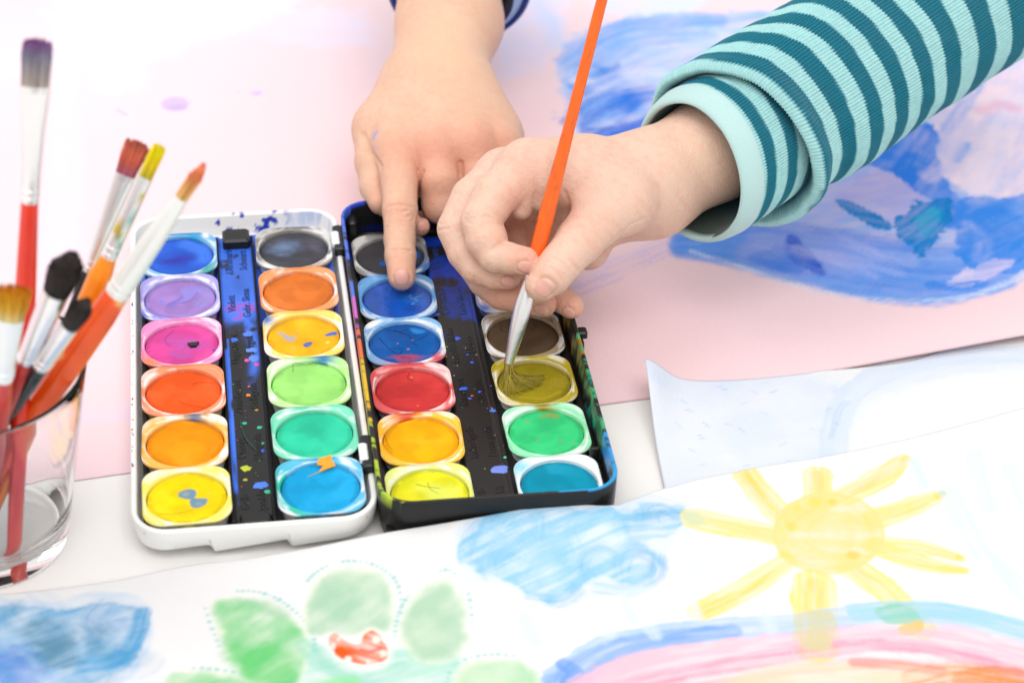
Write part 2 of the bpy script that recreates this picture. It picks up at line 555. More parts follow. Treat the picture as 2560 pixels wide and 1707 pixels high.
    p.poly(U([(2236, 576), (2290, 510), (2378, 498), (2362, 560), (2330, 600), (2300, 645), (2290, 620)]), teal, 0.96, 0.3, 0.4, 0.06, 0.2, ang=0.9, fine=5, blot=0.15)
    p.poly(U([(2290, 540), (2340, 515), (2350, 545), (2310, 590)]), hx('16a4c8'), 0.7, 0.4, 0.25, 0.15, 0, ang=0.9)
    p.poly(U([(1968, 594), (2000, 598), (2060, 676), (2040, 682), (1972, 645)]), deep, 0.85, 0.3, 0.15, 0.1, 0.1, ang=-0.6)
    p.poly(U([(1880, 640), (1960, 612), (2000, 660), (1990, 690), (1900, 664)]), hx('2f72dc'), 0.6, 0.5, 0.3, 0.15, 0.1, ang=-0.2)
    p.poly(U([(2360, 715), (2420, 668), (2440, 716), (2400, 722)]), hx('e6d4ea'), 0.85, 0.4, 0.25, 0.06, 0, ang=0.8)
    p.poly(U([(2420, 690), (2450, 660), (2540, 650), (2500, 690), (2450, 715)]), hx('dccbe8'), 0.75, 0.5, 0.3, 0.08, 0, ang=0.3)
    p.stroke(U([(2330, 716), (2390, 724), (2450, 716)]), 0.3, hx('2f80dc'), 0.8, 0.4, 0.3, 0.08)
    p.stroke(U([(2345, 372), (2370, 320), (2410, 260), (2440, 210)]), 0.35, hx('6d9ae6'), 0.7, 0.6, 0.4, 0.15, dry=0.4)
    p.stroke(U([(2390, 400), (2410, 370), (2416, 360)]), 0.2, hx('5d9fe0'), 0.75, 0.5, 0.3, 0.1)
    p.stroke(U([(2330, 440), (2380, 390), (2400, 300)]), 0.5, hx('cfc4e6'), 0.7, 0.6, 0.5, 0.2, fine=8)
    p.stroke(U([(2440, 470), (2480, 380), (2540, 250)]), 0.7, hx('e3d6ea'), 0.7, 0.6, 0.5, 0.2, fine=8)
    p.stroke(U([(2460, 275), (2500, 262), (2530, 268)]), 0.4, hx('dfa9c6'), 0.6, 0.5, 0.4, 0.2)
    for (a_, b_, c_) in [((1900, 610), (2060, 640), (2180, 690)), ((2000, 620), (2140, 650), (2240, 680)), ((2120, 600), (2200, 640), (2280, 660)), ((2420, 560), (2460, 600), (2450, 650))]:
        p.stroke(U([a_, b_, c_]), 0.3, hx('c3c4ee'), 0.4, 0.6, 0.4, 0.2, fine=7, dry=0.5)
    # dry broken outline of the round shape
    p.stroke(U([(1735, 628), (1850, 665), (1990, 712), (2120, 742), (2250, 756), (2400, 752), (2520, 715), (2640, 640)]), 0.16, hx('d8e2f4'), 0.55, 0.5, 0.6, 0.06, fine=12, dry=0.8)
    p.stroke(U([(1720, 615), (1840, 655), (1990, 704), (2120, 733), (2250, 748), (2400, 746)]), 0.1, hx('5e93cf'), 0.55, 0.5, 0.8, 0.05, fine=12, dry=0.95)


sheet('pink_painting', [pe0[:2] - pdir * 60, pe0[:2] - pdir * 15, pe0[:2], pe1[:2], pe1[:2] + pdir * 8, pe1[:2] + pdir * 14, pe1[:2] + pdir * 21, pe1[:2] + pdir * 34],
      pnor, 52, lambda X, Y, s, t: 0.035 + 0.55 * sst(5, 20, (X - pe1[0])) * np.exp(-(t / 4.0) ** 2), 0.14, 0.14, M['pink'], paint_pink, PINK,
      'large pale pink sheet with blue and lavender paint strokes lying under the paint box', 'painting')


# ---- second, pale blue washed sheet on the right
def paint_wash(p):
    X, Y = p.X, p.Y
    n = fbm(X * 0.35, Y * 0.35, 77, 4)
    inside = U([(1590, 900), (1700, 940), (1860, 930), (2000, 930), (2080, 960), (2040, 1080), (2060, 1170), (1600, 1300)], 0.2)
    p.poly(U([(1560, 880), (1820, 900), (2000, 930), (2110, 960), (2080, 1040), (2076, 1240), (1600, 1320)], 0.2), hx('d6e2f6'), 0.6, 0.25, 0.3, 0.5, 0.0, ang=0.5, fine=1.0)
    p.stroke(U([(2084, 1150), (2092, 1060), (2130, 980), (2220, 920), (2340, 890), (2480, 880), (2640, 880)], 0.2), 0.5, hx('ccdcf6'), 0.5, 0.5, 0.2, 0.1, 0.35, fine=4)
    p.stroke(U([(2110, 1060), (2150, 1000), (2260, 940), (2400, 905), (2600, 900)], 0.2), 0.6, hx('dbe6f7'), 0.5, 0.4, 0.3, 0.2, 0.1)
    p.poly(U([(2150, 1030), (2260, 960), (2420, 930), (2640, 920), (2640, 1050), (2200, 1120)], 0.2), hx('eef3fb'), 0.7, 0.3, 0.3, 0.3, 0)
    p.stroke(U([(2078, 1090), (2100, 1020), (2120, 1000)], 0.2), 0.12, hx('b9cdf2'), 0.4, 0.5, 0.3, 0.06, dry=0.5)
    for k in range(26):
        rx, ry = random.Random(k).uniform(1640, 2100), random.Random(k + 50).uniform(960, 1180)
        p.stroke(U([(rx, ry), (rx + 14, ry + random.Random(k + 9).uniform(-8, 12))], 0.2), 0.035, hx('b9cdf2'), 0.55, 0.5, 0.3, 0.04)


e2 = [up(1610, 918, 1.1), up(1630, 938, 0.75), up(1658, 947, 0.5), up(1700, 949, 0.4), up(1783, 949, 0.3), up(1900, 941, 0.25), up(2013, 930, 0.2), up(2054, 926, 0.12), up(2176, 914, 0.1), up(2300, 895, 0.06), up(2440, 840, 0.06), up(2600, 800, 0.06)]
e2n = np.array([0.10, -1.0])
e2x = e2[0][0]
sheet('pale_blue_painting', [q_[:2] for q_ in e2], e2n / np.linalg.norm(e2n), 10,
      lambda X, Y, s, t: 0.06 + 0.1 * (1 - sst(0.3, 0.6, s)) + 1.05 * np.exp(-((X - e2x + 0.1 * t * 0.1) / 0.9) ** 2) * np.exp(-(t / 2.6) ** 2) + 0.28 * np.exp(-((X - e2x) / 2.6) ** 2) * np.exp(-(t / 3) ** 2),
      0.09, 0.09, M['paper'], paint_wash, WHITE,
      'white sheet with pale blue wash and upturned corner, right of the paint box', 'painting', deep=1.2)


# ---- the front sheet with the sun, clouds, flower and rainbow
def paint_front(p):
    zz = 0.25
    V = lambda pts, z=zz: [up(x, y, z) for x, y in pts]
    # cloud in the middle
    p.poly(V([(1135, 1380), (1180, 1320), (1260, 1292), (1340, 1300), (1400, 1272), (1480, 1280), (1560, 1262), (1650, 1250), (1735, 1262), (1740, 1310), (1690, 1350), (1655, 1400), (1620, 1470), (1500, 1480), (1390, 1500), (1270, 1470), (1160, 1440)], 0.5), hx('dfeaf8'), 0.9, 0.2, 0.12, 0.12, 0.25, fine=2)
    cb, cd = hx('7cc0e8'), hx('4aa6dc')
    p.poly(V([(1180, 1360), (1230, 1320), (1310, 1330), (1360, 1298), (1420, 1310), (1450, 1330), (1520, 1310), (1560, 1330), (1620, 1282), (1700, 1270), (1710, 1310), (1660, 1350), (1590, 1370), (1640, 1400), (1640, 1440), (1590, 1465), (1500, 1440), (1440, 1470), (1370, 1498), (1300, 1470), (1220, 1440), (1150, 1410)], 0.5), hx('9fd0ec'), 0.95, 0.6, 0.25, 0.1, 0.2, ang=0.5, fine=6, blot=0.8)
    rc = random.Random(12)
    lobes = [(1215, 1385, 60, 45), (1300, 1350, 70, 45), (1390, 1350, 70, 55), (1490, 1360, 80, 50), (1580, 1345, 60, 45), (1660, 1305, 60, 35), (1600, 1420, 70, 42), (1500, 1420, 80, 45), (1380, 1440, 75, 48), (1270, 1420, 70, 40)]
    for (cx, cy_, rx, ry) in lobes:
        for k in range(4):
            t0 = rc.uniform(2.2, 3.6)
            f = rc.uniform(0.35, 0.95)
            arc = [(cx + rx * f * math.cos(t0 + t), cy_ + ry * f * math.sin(t0 + t)) for t in np.linspace(0, rc.uniform(1.6, 3.2), 6)]
            p.stroke(V(arc, 0.5), rc.uniform(0.14, 0.34), [cb, hx('8fcdec'), hx('6bb6e4'), hx('b9def2'), cd][rc.randrange(5)], rc.uniform(0.2, 0.45), 0.9, 0.5, 0.2, 0.0, fine=10, dry=0.55)
    for pts in ([(1600, 1320), (1650, 1300), (1700, 1276)], [(1500, 1462), (1580, 1466), (1638, 1440), (1650, 1400)], [(1320, 1486), (1400, 1492), (1440, 1470)], [(1170, 1400), (1190, 1350), (1240, 1322)]):
        p.stroke(V(pts, 0.5), 0.26, cd, 0.42, 0.7, 0.45, 0.16, 0.0, fine=9, dry=0.4)
    # sun: disc and rays
    y1, y2 = hx('f5e48e'), hx('eccb44')
    for (pts, w_) in [([(1868, 1190), (1900, 1240), (1968, 1310)], 0.42), ([(2044, 1190), (2046, 1260)], 0.42), ([(2262, 1150), (2200, 1200), (2110, 1248)], [0.2, 0.42, 0.36]),
                      ([(2352, 1240), (2280, 1270), (2190, 1300)], [0.2, 0.38, 0.4]), ([(2400, 1395), (2300, 1370), (2200, 1365)], [0.16, 0.3, 0.35]), ([(2410, 1425), (2310, 1410), (2190, 1370)], [0.14, 0.32, 0.4]),
                      ([(2300, 1565), (2220, 1480), (2130, 1420)], 0.44), ([(2040, 1610), (2036, 1540), (2034, 1462)], 0.62), ([(1752, 1528), (1850, 1480), (1965, 1405)], [0.36, 0.4, 0.3]), ([(1735, 1310), (1820, 1322), (1930, 1340)], 0.42)]:
        p.stroke(V(pts), np.asarray(w_) * 1.18, y1, 0.95, 0.55, 0.16, 0.06, 0.2, fine=9, dry=0.12)
        p.stroke(V(pts), np.asarray(w_) * 0.55, y2, 0.5, 0.9, 0.3, 0.15, 0.0, fine=8, dry=0.5)
    disc = [(2070 + 140 * math.cos(t), 1338 + 100 * math.sin(t)) for t in np.linspace(0, 2 * math.pi, 17)[:-1]]
    p.poly(V(disc), hx('f2df98'), 0.97, 0.3, 0.08, 0.06, 0.3, fine=3)
    for r_ in (0.82, 0.6, 0.38, 0.15):
        ring = [(2070 + 140 * r_ * math.cos(t + r_ * 9), 1338 + 100 * r_ * math.sin(t + r_ * 9)) for t in np.linspace(0, 5.6, 12)]
        p.stroke(V(ring), 0.24, hx('eed87a'), 0.4, 0.8, 0.45, 0.14, 0.0, fine=9, dry=0.5)
    for (x, y, r_, c) in [(2130, 1390, 0.16, 'e8ca5c'), (2035, 1262, 0.2, 'f0dc6c'), (1990, 1275, 0.18, 'f2de72'), (1960, 1390, 0.2, 'f2de72'), (1975, 1320, 0.14, 'eed86c'), (2260, 1152, 0.15, 'f0d820'), (2350, 1243, 0.15, 'ead42a'), (2395, 1393, 0.13, 'eed428'), (2080, 1262, 0.15, 'ecd24c')]:
        p.drop(up(x, y, zz), r_, hx(c), 0.7, 1, 0.12, 0.12)
    p.drop(up(1735, 1310, zz), 0.36, hx('cfe0c0'), 0.7, 1, 0.1, 0.1)
    p.drop(up(2356, 1236, zz), 0.12, hx('9fc88a'), 0.7, 1, 0.06)
    # rainbow
    B1, RD, OR_ = hx('9fc0ee'), hx('f4b3c6'), hx('f7c9a0')
    p.stroke(V([(1420, 1690), (1520, 1620), (1650, 1590), (1820, 1570), (1980, 1560), (2160, 1535), (2320, 1530), (2480, 1555), (2660, 1600)]), [0.8, 0.6, 0.5, 0.5, 0.5, 0.5, 0.5], hx('b7d2f2'), 0.9, 0.5, 0.2, 0.08, 0.15, fine=6)
    p.stroke(V([(1400, 1715), (1480, 1650), (1570, 1612), (1700, 1590), (1830, 1576)]), [0.7, 0.5, 0.35, 0.3], hx('7ba8ea'), 0.85, 0.6, 0.25, 0.1, 0.15, fine=6, dry=0.2)
    p.stroke(V([(1410, 1655), (1440, 1675), (1420, 1700)]), 0.25, hx('6f9fe8'), 0.85, 0.4, 0.3, 0.06)
    p.stroke(V([(2150, 1530), (2300, 1520), (2460, 1540), (2640, 1590)]), 0.4, hx('a3d8e4'), 0.8, 0.6, 0.2, 0.1, 0.1)
    p.stroke(V([(1480, 1730), (1600, 1670), (1780, 1640), (1980, 1610), (2200, 1590), (2400, 1600), (2660, 1660)]), [0.9, 0.7, 0.6, 0.6, 0.7], hx('f6c6d4'), 0.95, 0.5, 0.2, 0.12, 0.1, fine=6)
    p.stroke(V([(1560, 1710), (1760, 1668), (1960, 1635), (2140, 1612), (2340, 1618), (2600, 1680)]), 0.3, hx('ee8fae'), 0.75, 0.8, 0.3, 0.12, 0.1, fine=9, dry=0.3)
    p.stroke(V([(1640, 1725), (1800, 1695), (2000, 1660), (2200, 1650), (2400, 1660)]), 0.3, hx('f2a9b8'), 0.7, 0.7, 0.3, 0.1, 0.1, fine=8, dry=0.3)
    p.stroke(V([(1800, 1740), (1960, 1690), (2160, 1680), (2360, 1690), (2600, 1730)]), 0.6, hx('fad9b8'), 0.9, 0.5, 0.3, 0.15, 0.1)
    p.stroke(V([(2300, 1690), (2400, 1672), (2540, 1700)]), 0.5, hx('f09a5c'), 0.85, 0.7, 0.4, 0.12, 0.1, fine=8, dry=0.3)
    p.stroke(V([(2140, 1650), (2240, 1655), (2350, 1670)]), 0.2, hx('ef8d8a'), 0.7, 0.7, 0.3, 0.1, fine=8)
    p.stroke(V([(2420, 1690), (2520, 1680), (2640, 1710)]), 0.4, hx('ee8240'), 0.8, 0.7, 0.4, 0.12, fine=8, dry=0.3)
    # where the rays run into the rainbow
    p.poly(V([(1990, 1536), (2084, 1528), (2082, 1600), (2060, 1616), (2004, 1614)]), hx('d8d2a4'), 0.8, 0.4, 0.1, 0.06, 0.3, ang=1.5)
    p.poly(V([(2190, 1520), (2260, 1512), (2308, 1548), (2280, 1560), (2210, 1552)]), hx('8fd0b0'), 0.75, 0.5, 0.15, 0.08, 0.2, ang=0.3)
    p.poly(V([(2250, 1565), (2306, 1548), (2300, 1572), (2262, 1580)]), hx('f3c878'), 0.85, 0.4, 0.12, 0.05, 0.2)
    # pale rain on both sides
    for (x, y, dx, dy, w_) in [(2430, 1140, 40, 130, 0.3), (2530, 1170, 40, 80, 0.35), (2370, 1230, 80, 150, 0.4), (2500, 1400, 60, 80, 0.4), (2280, 1160, 30, 60, 0.22), (1480, 1530, 40, 50, 0.22), (1600, 1540, 40, 45, 0.22), (1310, 1540, 30, 60, 0.25), (1720, 1400, 40, 50, 0.22), (1720, 1490, 20, 50, 0.2), (1910, 1520, 20, 50, 0.22), (1560, 1510, 20, 40, 0.2)]:
        p.stroke(V([(x, y), (x + dx * 0.5, y + dy * 0.5), (x + dx, y + dy)]), w_, hx('dbe8f6'), 0.85, 0.5, 0.25, 0.15, 0.1)
    # blue cloud at the far left
    p.poly(V([(-200, 1500), (-60, 1480), (60, 1492), (150, 1490), (240, 1470), (330, 1478), (375, 1520), (372, 1600), (330, 1680), (250, 1720), (100, 1760), (-200, 1760)]), hx('d5e2f2'), 0.95, 0.3, 0.12, 0.12, 0.2)
    p.poly(V([(-200, 1520), (-40, 1510), (60, 1505), (140, 1515), (230, 1500), (330, 1505), (365, 1530), (350, 1600), (310, 1660), (220, 1700), (120, 1760), (-200, 1760)]), hx('7fb6dc'), 0.9, 0.6, 0.2, 0.12, 0.2, ang=0.5, fine=3, blot=1.0)
    for k in range(46):
        cx, cy_ = rc.uniform(-60, 330), rc.uniform(1515, 1700)
        if cx > 240 and cy_ > 1640: continue
        t0 = rc.uniform(0, 6)
        r_ = rc.uniform(25, 70)
        arc = [(cx + r_ * math.cos(t0 + t), cy_ + 0.6 * r_ * math.sin(t0 + t)) for t in np.linspace(0, rc.uniform(1.0, 2.6), 6)]
        p.stroke(V(arc), rc.uniform(0.2, 0.5), [hx('4b8fb4'), hx('5f97ba'), hx('8fc0e4'), hx('a9c9e8'), hx('3f9cd2'), hx('cfe0f0'), hx('5a86d6')][rc.randrange(7)], rc.uniform(0.3, 0.6), 0.7, 0.45, 0.25, 0.05, fine=5, dry=0.3)
    p.stroke(V([(210, 1655), (290, 1640), (340, 1580), (354, 1526)]), 0.3, hx('3a9fd6'), 0.75, 0.6, 0.35, 0.15, 0.2, fine=6, dry=0.2)
    p.poly(V([(60, 1560), (130, 1540), (200, 1600), (190, 1660), (110, 1640)]), hx('45788e'), 0.6, 0.5, 0.6, 0.4, 0, ang=0.6)
    p.poly(V([(-40, 1640), (40, 1620), (90, 1680), (40, 1730), (-40, 1720)]), hx('5a86d8'), 0.6, 0.4, 0.5, 0.4, 0)
    # green flower with dotted outline and orange heart
    g1, g2 = hx('a9dcb4'), hx('7fd08c')
    petals = [([(530, 1502), (590, 1490), (660, 1496), (722, 1528), (766, 1580), (766, 1650), (720, 1740), (640, 1720), (585, 1650), (550, 1580)], hx('83d692')),
              ([(762, 1575), (768, 1495), (796, 1450), (860, 1430), (935, 1443), (982, 1480), (984, 1550), (950, 1580), (850, 1580)], hx('b4d9be')),
              ([(1004, 1600), (1006, 1540), (1036, 1496), (1110, 1460), (1160, 1500), (1166, 1580), (1140, 1640), (1060, 1650)], hx('bcdcc2')),
              ([(395, 1730), (425, 1676), (520, 1668), (620, 1692), (660, 1750), (400, 1770)], hx('8fd89a')),
              ([(1130, 1720), (1150, 1660), (1230, 1638), (1320, 1655), (1360, 1720), (1340, 1770), (1140, 1770)], hx('bce4be'))]
    p.poly(V([(740, 1640), (800, 1600), (900, 1660), (1010, 1620), (1140, 1640), (1160, 1760), (700, 1760)]), hx('b2e2d2'), 0.9, 0.45, 0.3, 0.2, 0.1, ang=0.4)
    for P_, c in petals:
        p.poly(V(P_), hx('eef3dc'), 0.7, 0.2, 0.1, 0.12, 0.1)
        c_ = np.mean(P_, axis=0)
        P2 = [tuple(c_ + (np.array(q_) - c_) * 0.93) for q_ in P_]
        p.poly(V(P2), c * 0.95, 0.95, 0.25, 0.18, 0.22, 0.1, ang=0.8, fine=2.0, blot=0.7)
        P3 = [tuple(c_ + (np.array(q_) - c_) * 1.14) for q_ in P_]
        C3 = catmull(np.array(P3, float), 6, closed=True)
        for k in range(0, len(C3), 1):
            if vnoise(np.array([k * 0.37]), np.array([c_[0]]), 3)[0] > 0.42 and C3[k][1] < c_[1] + 35:
                p.drop(up(C3[k][0], C3[k][1], zz), 0.065, hx('9fd4cc'), 0.8, 0.8, 0.05, 0.05)
    p.stroke(V([(760, 1600), (820, 1660), (900, 1690), (1000, 1660)]), 0.25, hx('8fd6c4'), 0.6, 0.6, 0.3, 0.12, 0.1, dry=0.3)
    p.poly(V([(600, 1600), (700, 1610), (740, 1660), (690, 1700), (600, 1690), (560, 1620)]), hx('68d076'), 0.6, 0.5, 0.3, 0.3, 0, ang=0.8)
    p.poly(V([(780, 1700), (880, 1685), (890, 1720), (760, 1740)]), hx('94e69a'), 0.7, 0.4, 0.2, 0.15, 0)
    p.poly(V([(600, 1500), (660, 1495), (720, 1530), (700, 1540)]), hx('8fc4a4'), 0.6, 0.4, 0.2, 0.2, 0)
    p.poly(V([(812, 1590), (826, 1572), (880, 1590), (905, 1575), (930, 1562), (970, 1590), (976, 1640), (940, 1662), (850, 1650)]), hx('fbf6f0'), 0.95, 0, 0.1, 0.2, 0)
    orr = hx('f4621c')
    p.poly(V([(820, 1584), (838, 1576), (852, 1592), (884, 1604), (904, 1602), (912, 1584), (930, 1570), (950, 1584), (968, 1612), (962, 1640), (930, 1652), (890, 1648), (850, 1632), (826, 1608)]), orr, 0.92, 0.5, 0.10, 0.04, 0.12, ang=-0.4, fine=6, blot=0.5)
    for q_, r_ in (((940, 1592), 0.07), ((832, 1606), 0.07), ((870, 1640), 0.06), ((958, 1626), 0.06), ((920, 1645), 0.05), ((846, 1590), 0.04)):
        p.drop(up(q_[0], q_[1], zz), r_ * 1.5, hx('fbeee4'), 0.9, 1.5, 0.05, 0.06)
    p.stroke(V([(905, 1615), (925, 1620), (950, 1612)]), 0.08, hx('c8341a'), 0.6, 0.4, 0.2, 0.06)


YB = 0.1524                                      # the black half of the box is turned by this much
BX, BY = -1.5394, 1.2089


def up_on_wall(x, y, ylocal, lo=0.02, hi=1.3):
    """height at which the ray through x, y meets the plane ylocal of the black box"""
    best = lo
    for z in np.linspace(lo, hi, 200):
        P = up(x, y, z)
        yl = -math.sin(YB) * (P[0] - BX) + math.cos(YB) * (P[1] - BY)
        if yl < ylocal: return z
        best = z
    return best


fe_px = [(-260, 1500), (0, 1485), (177, 1466), (310, 1446), (470, 1413), (608, 1397), (774, 1369), (962, 1331), (1150, 1300), (1300, 1273), (1434, 1261), (1530, 1262), (1578, 1249), (1686, 1214), (1836, 1180), (1969, 1155), (2050, 1143), (2237, 1104), (2398, 1064), (2560, 1019), (2740, 970)]
fe = []
for x, y in fe_px:
    if 900 < x < 1560:
        z = up_on_wall(x, y, -9.15)
    elif x <= 900:
        z = 0.1 + 0.4 * sst(300, 900, x)
    else:
        z = 0.3 + 0.85 * (1 - sst(1530, 1760, x))
    fe.append((up(x, y, z), z))
fe_s = np.concatenate([[0], np.cumsum([np.hypot(*(fe[i + 1][0][:2] - fe[i][0][:2])) for i in range(len(fe) - 1)])])
fe_s /= fe_s[-1]
fe_z = np.array([f[1] for f in fe])
fn = np.array([0.33, -1.0])
fn /= np.linalg.norm(fn)
sheet('sun_painting', [f[0][:2] for f in fe], fn, 21,
      lambda X, Y, s, t: 0.1 + (np.interp(s, fe_s, fe_z) - 0.1) * np.exp(-(t / 2.4) ** 2) + 0.22 * np.exp(-((s - 0.72) / 0.25) ** 2) * np.exp(-((t - 4) / 5) ** 2) * sst(0, 2, t),
      0.06, 0.06, M['paper'], paint_front, WHITE,
      'white sheet in front with a yellow sun, blue clouds, green flower and rainbow', 'painting', deep=1.06)


# ------------------------------------------------------------------ the paint box
def rrect(x0, x1, y0, y1, r, n):
    """n points evenly along a rounded rectangle"""
    P = []
    for cx, cy_, a0 in ((x1 - r, y1 - r, 0), (x0 + r, y1 - r, 90), (x0 + r, y0 + r, 180), (x1 - r, y0 + r, 270)):
        for a in np.linspace(a0, a0 + 90, 13):
            P.append((cx + r * math.cos(math.radians(a)), cy_ + r * math.sin(math.radians(a))))
    P.append(P[0])
    P = np.array(P)
    L = np.concatenate([[0], np.cumsum(np.hypot(*np.diff(P, axis=0).T))])
    t = np.linspace(0, L[-1], n, endpoint=False)
    return np.stack([np.interp(t, L, P[:, 0]), np.interp(t, L, P[:, 1])], 1)


def shell(x0, x1, y0, y1, r, rings, n=480):
    """rings: (inset, z or function of x, y); lofted and closed with a floor at the last ring"""
    V = []
    for ins, z in rings:
        P = rrect(x0 + ins, x1 - ins, y0 + ins, y1 - ins, max(r - ins, 0.15), n)
        zz = z(P[:, 0], P[:, 1]) if callable(z) else np.full(n, z)
        V.append(np.column_stack([P, zz]))
    V = np.vstack(V)
    F = [tuple(f) for f in grid_faces(len(rings), n, wrap_v=True)]
    k = (len(rings) - 1) * n
    F.append(tuple(range(k, k + n)))
    F.append(tuple(range(n - 1, -1, -1)))
    return V, F


def splat_mesh(items, z=0.0):
    """small dried paint splashes: (x, y, rx, ry, colour[, z]) as low domes"""
    mb = MB()
    for i, it in enumerate(items):
        x, y, rx, ry, c = it[:5]
        zz = it[5] if len(it) > 5 else z
        rnd = random.Random(i * 7 + 1)
        n = 12 if rx > 0.06 else 7
        o1 = [1 + rnd.uniform(-0.22, 0.22) for _ in range(n)]
        rot = rnd.uniform(0, 6.28) if abs(rx - ry) < 0.02 else 0
        V = [(x, y, zz + 0.02)]
        for f, h in ((0.8, 0.016), (1.0, 0.002)):
            for k in range(n):
                a = 2 * math.pi * k / n
                V.append((x + rx * f * o1[k] * math.cos(a + rot), y + ry * f * o1[k] * math.sin(a + rot), zz + h))
        F = [(0, 1 + k, 1 + (k + 1) % n) for k in range(n)] + [(1 + k, 1 + n + k, 1 + n + (k + 1) % n, 1 + (k + 1) % n) for k in range(n)]
        mb.add(V, F, c)
    return mb


BLACK = np.array([0.012, 0.0115, 0.012])
M['splat'] = material('dried_paint', None, 0.4, vcol=True, spec=0.5)
M['letter_blue'] = material('embossed_blue', (0.012, 0.04, 0.2), 0.3)
M['letter'] = material('embossed_black', (0.01, 0.01, 0.011), 0.2)
AX, AY, YA = -9.4674, 0.0, 0.1584
ZA, ZB = 1.404, 0.846
box = empty('paint_box', ((AX + BX) / 2, (AY + BY) / 2, 0),
            'open plastic paint box lying flat, white half on the left, black half on the right', 'paint box')


def half(name, x, y, yaw):
    o = bpy.data.objects.new(name, None)
    return o


def place(o, x, y, yaw, z=0.0):
    o.location = Vector((x - (AX + BX) / 2, y - (AY + BY) / 2, z)) * S
    o.rotation_euler = (0, 0, yaw)
    return o


# white half: the lid
def lid_bottom(x, y):
    z = np.full(len(x), 0.34)
    fr = sst(-8.0, -8.5, y)
    saw = np.where(x < -1.4, np.interp(x, [-3.7, -1.5], [0.3, 0.46]), np.where(x < 1.1, np.interp(x, [-1.3, 1.0], [0.16, 0.44]), np.interp(x, [1.2, 3.7], [0.14, 0.4])))
    return z * (1 - fr) + saw * fr


lidV, lidF = shell(-4.0, 4.0, -8.95, 10.2, 1.25, [
    (0.5, lambda x, y: lid_bottom(x, y) + 0.0), (0.28, lambda x, y: lid_bottom(x, y) - 0.02), (0.12, lambda x, y: lid_bottom(x, y) + 0.12), (0.03, 0.85),
    (0.0, 1.15), (0.0, 1.27), (0.03, 1.31), (0.09, 1.32), (0.16, 1.31), (0.2, 1.27), (0.21, 1.2), (0.22, 1.13), (0.23, 1.06), (0.24, 0.99), (0.25, 0.92), (0.26, 0.85), (0.28, 0.7), (0.36, 0.5), (0.5, 0.45)], n=1000)
lc = np.tile([0.84, 0.835, 0.82], (len(lidV), 1))
X, Y, Z = lidV.T
st = sst(0.5, 0.62, fbm(X * 1.5, Y * 1.5, 8)) * sst(8.6, 9.6, Y) * sst(1.5, 3.0, X) * (Z < 1.28)
lc = lc * (1 - 0.5 * st[:, None]) + hx('7f9fe0') * 0.5 * st[:, None]
nb = fbm(X * 3.2 + 7, Z * 4.0 + Y * 0.5, 23, 2)
sb = (sst(0.66, 0.69, nb) * (Y > 9.6) * sst(-1.6, -0.9, X) * (1 - sst(1.6, 2.4, X)))[:, None]
lc = lc * (1 - sb) + hx('1f3fb0') * sb
lid = place(add_sharp(obj('lid', lidV, lidF, M['white_plastic'], box, colors=lc)), AX, AY, YA)
lf = MB()
lf.box(-3.0, 3.0, -7.9, 9.4, 0.004, 0.5, 0.05, (0.8, 0.8, 0.79))
place(lf.build('lid_foot', M['white_plastic'], box), AX, AY, YA)

# black half: the base
baseV, baseF = shell(-3.98, 3.98, -9.05, 9.65, 1.15, [
    (0.45, 0.03), (0.22, 0.05), (0.1, 0.16), (0.04, 0.6), (0.0, 1.4), (0.0, 1.84), (0.02, 1.89), (0.06, 1.91), (0.11, 1.9), (0.14, 1.86), (0.15, 1.7), (0.16, 1.5), (0.17, 1.3), (0.18, 1.1),
    (0.19, 0.9), (0.2, 0.7), (0.22, 0.5), (0.3, 0.42)], n=900)
X, Y, Z = baseV.T
bc = np.tile(BLACK, (len(baseV), 1))


def smear(mask, col, sx=1.0, sy=1.0, thr=0.5, seed=0, al=0.95):
    global bc
    n = 0.75 * fbm(X * 1.5 + Y * sy * 1.6, Z * 2.2 + Y * 0.8, seed, 5) + 0.25 * fbm(Y * 9 + X * 6, Z * 1.5, seed + 40, 3)
    a = (sst(thr - 0.03, thr + 0.05, n) * mask * al)[:, None]
    bc = bc * (1 - a) + np.asarray(col) * a


inn = (Z > 0.55)
right = (X > 3.6) * inn
left = (X < -3.55) * inn
wall_in = right * (np.abs(X - 3.98) > 0.05)
smear(right * (Y > -1.5) * (Y < 2.2), hx('a88a1c'), 1, 1.2, 0.6, 1, 0.8)
smear(right * (Y > -6.3) * (Y < -0.2) * sst(0.9, 1.5, Z), hx('3fae78'), 1, 1.6, 0.54, 2, 0.8)
smear(right * (Y > -5.3) * (Y < -2.4), hx('0c9280'), 1, 1.8, 0.58, 3, 0.8)
smear(right * (Y > -8.4) * (Y < -6.0) * (Z > 1.1), hx('2f8fd6'), 1, 0.8, 0.50, 4)
smear((X > 1.0) * (Y < -7.7) * (Z > 1.84) * (Y > -9.03), hx('1a9ad6'), 1, 1, 0.36, 5)
smear(left * (Y > 2.0) * (Z > 1.55), hx('4a6fd8'), 1, 0.7, 0.40, 6)
smear(left * (Y > 0.5) * (Y < 3.0) * (Z > 1.3), hx('c65fb8'), 1, 1.2, 0.5, 7)
smear(left * (Y > -1.2) * (Y < 0.9) * (Z > 1.3), hx('e0663a'), 1, 1.2, 0.45, 8)
smear(left * (Y > -4.6) * (Y < -0.8) * (Z > 1.2), hx('d9b21a'), 1, 1.2, 0.5, 9)
smear(left * (Y < -4.2) * (Z > 1.3), hx('a8c030'), 1, 1.2, 0.55, 10)
smear((X < 0.5) * (Y < -8.6) * (Z > 1.6) * (Z < 1.895) * (Y > -8.96), hx('c8d22a'), 1.5, 1, 0.5, 11)
smear((Y > 7.2) * (X < 2.0) * inn * (Z < 1.55), hx('0a2a9a'), 0.7, 0.7, 0.52, 12, 0.5)
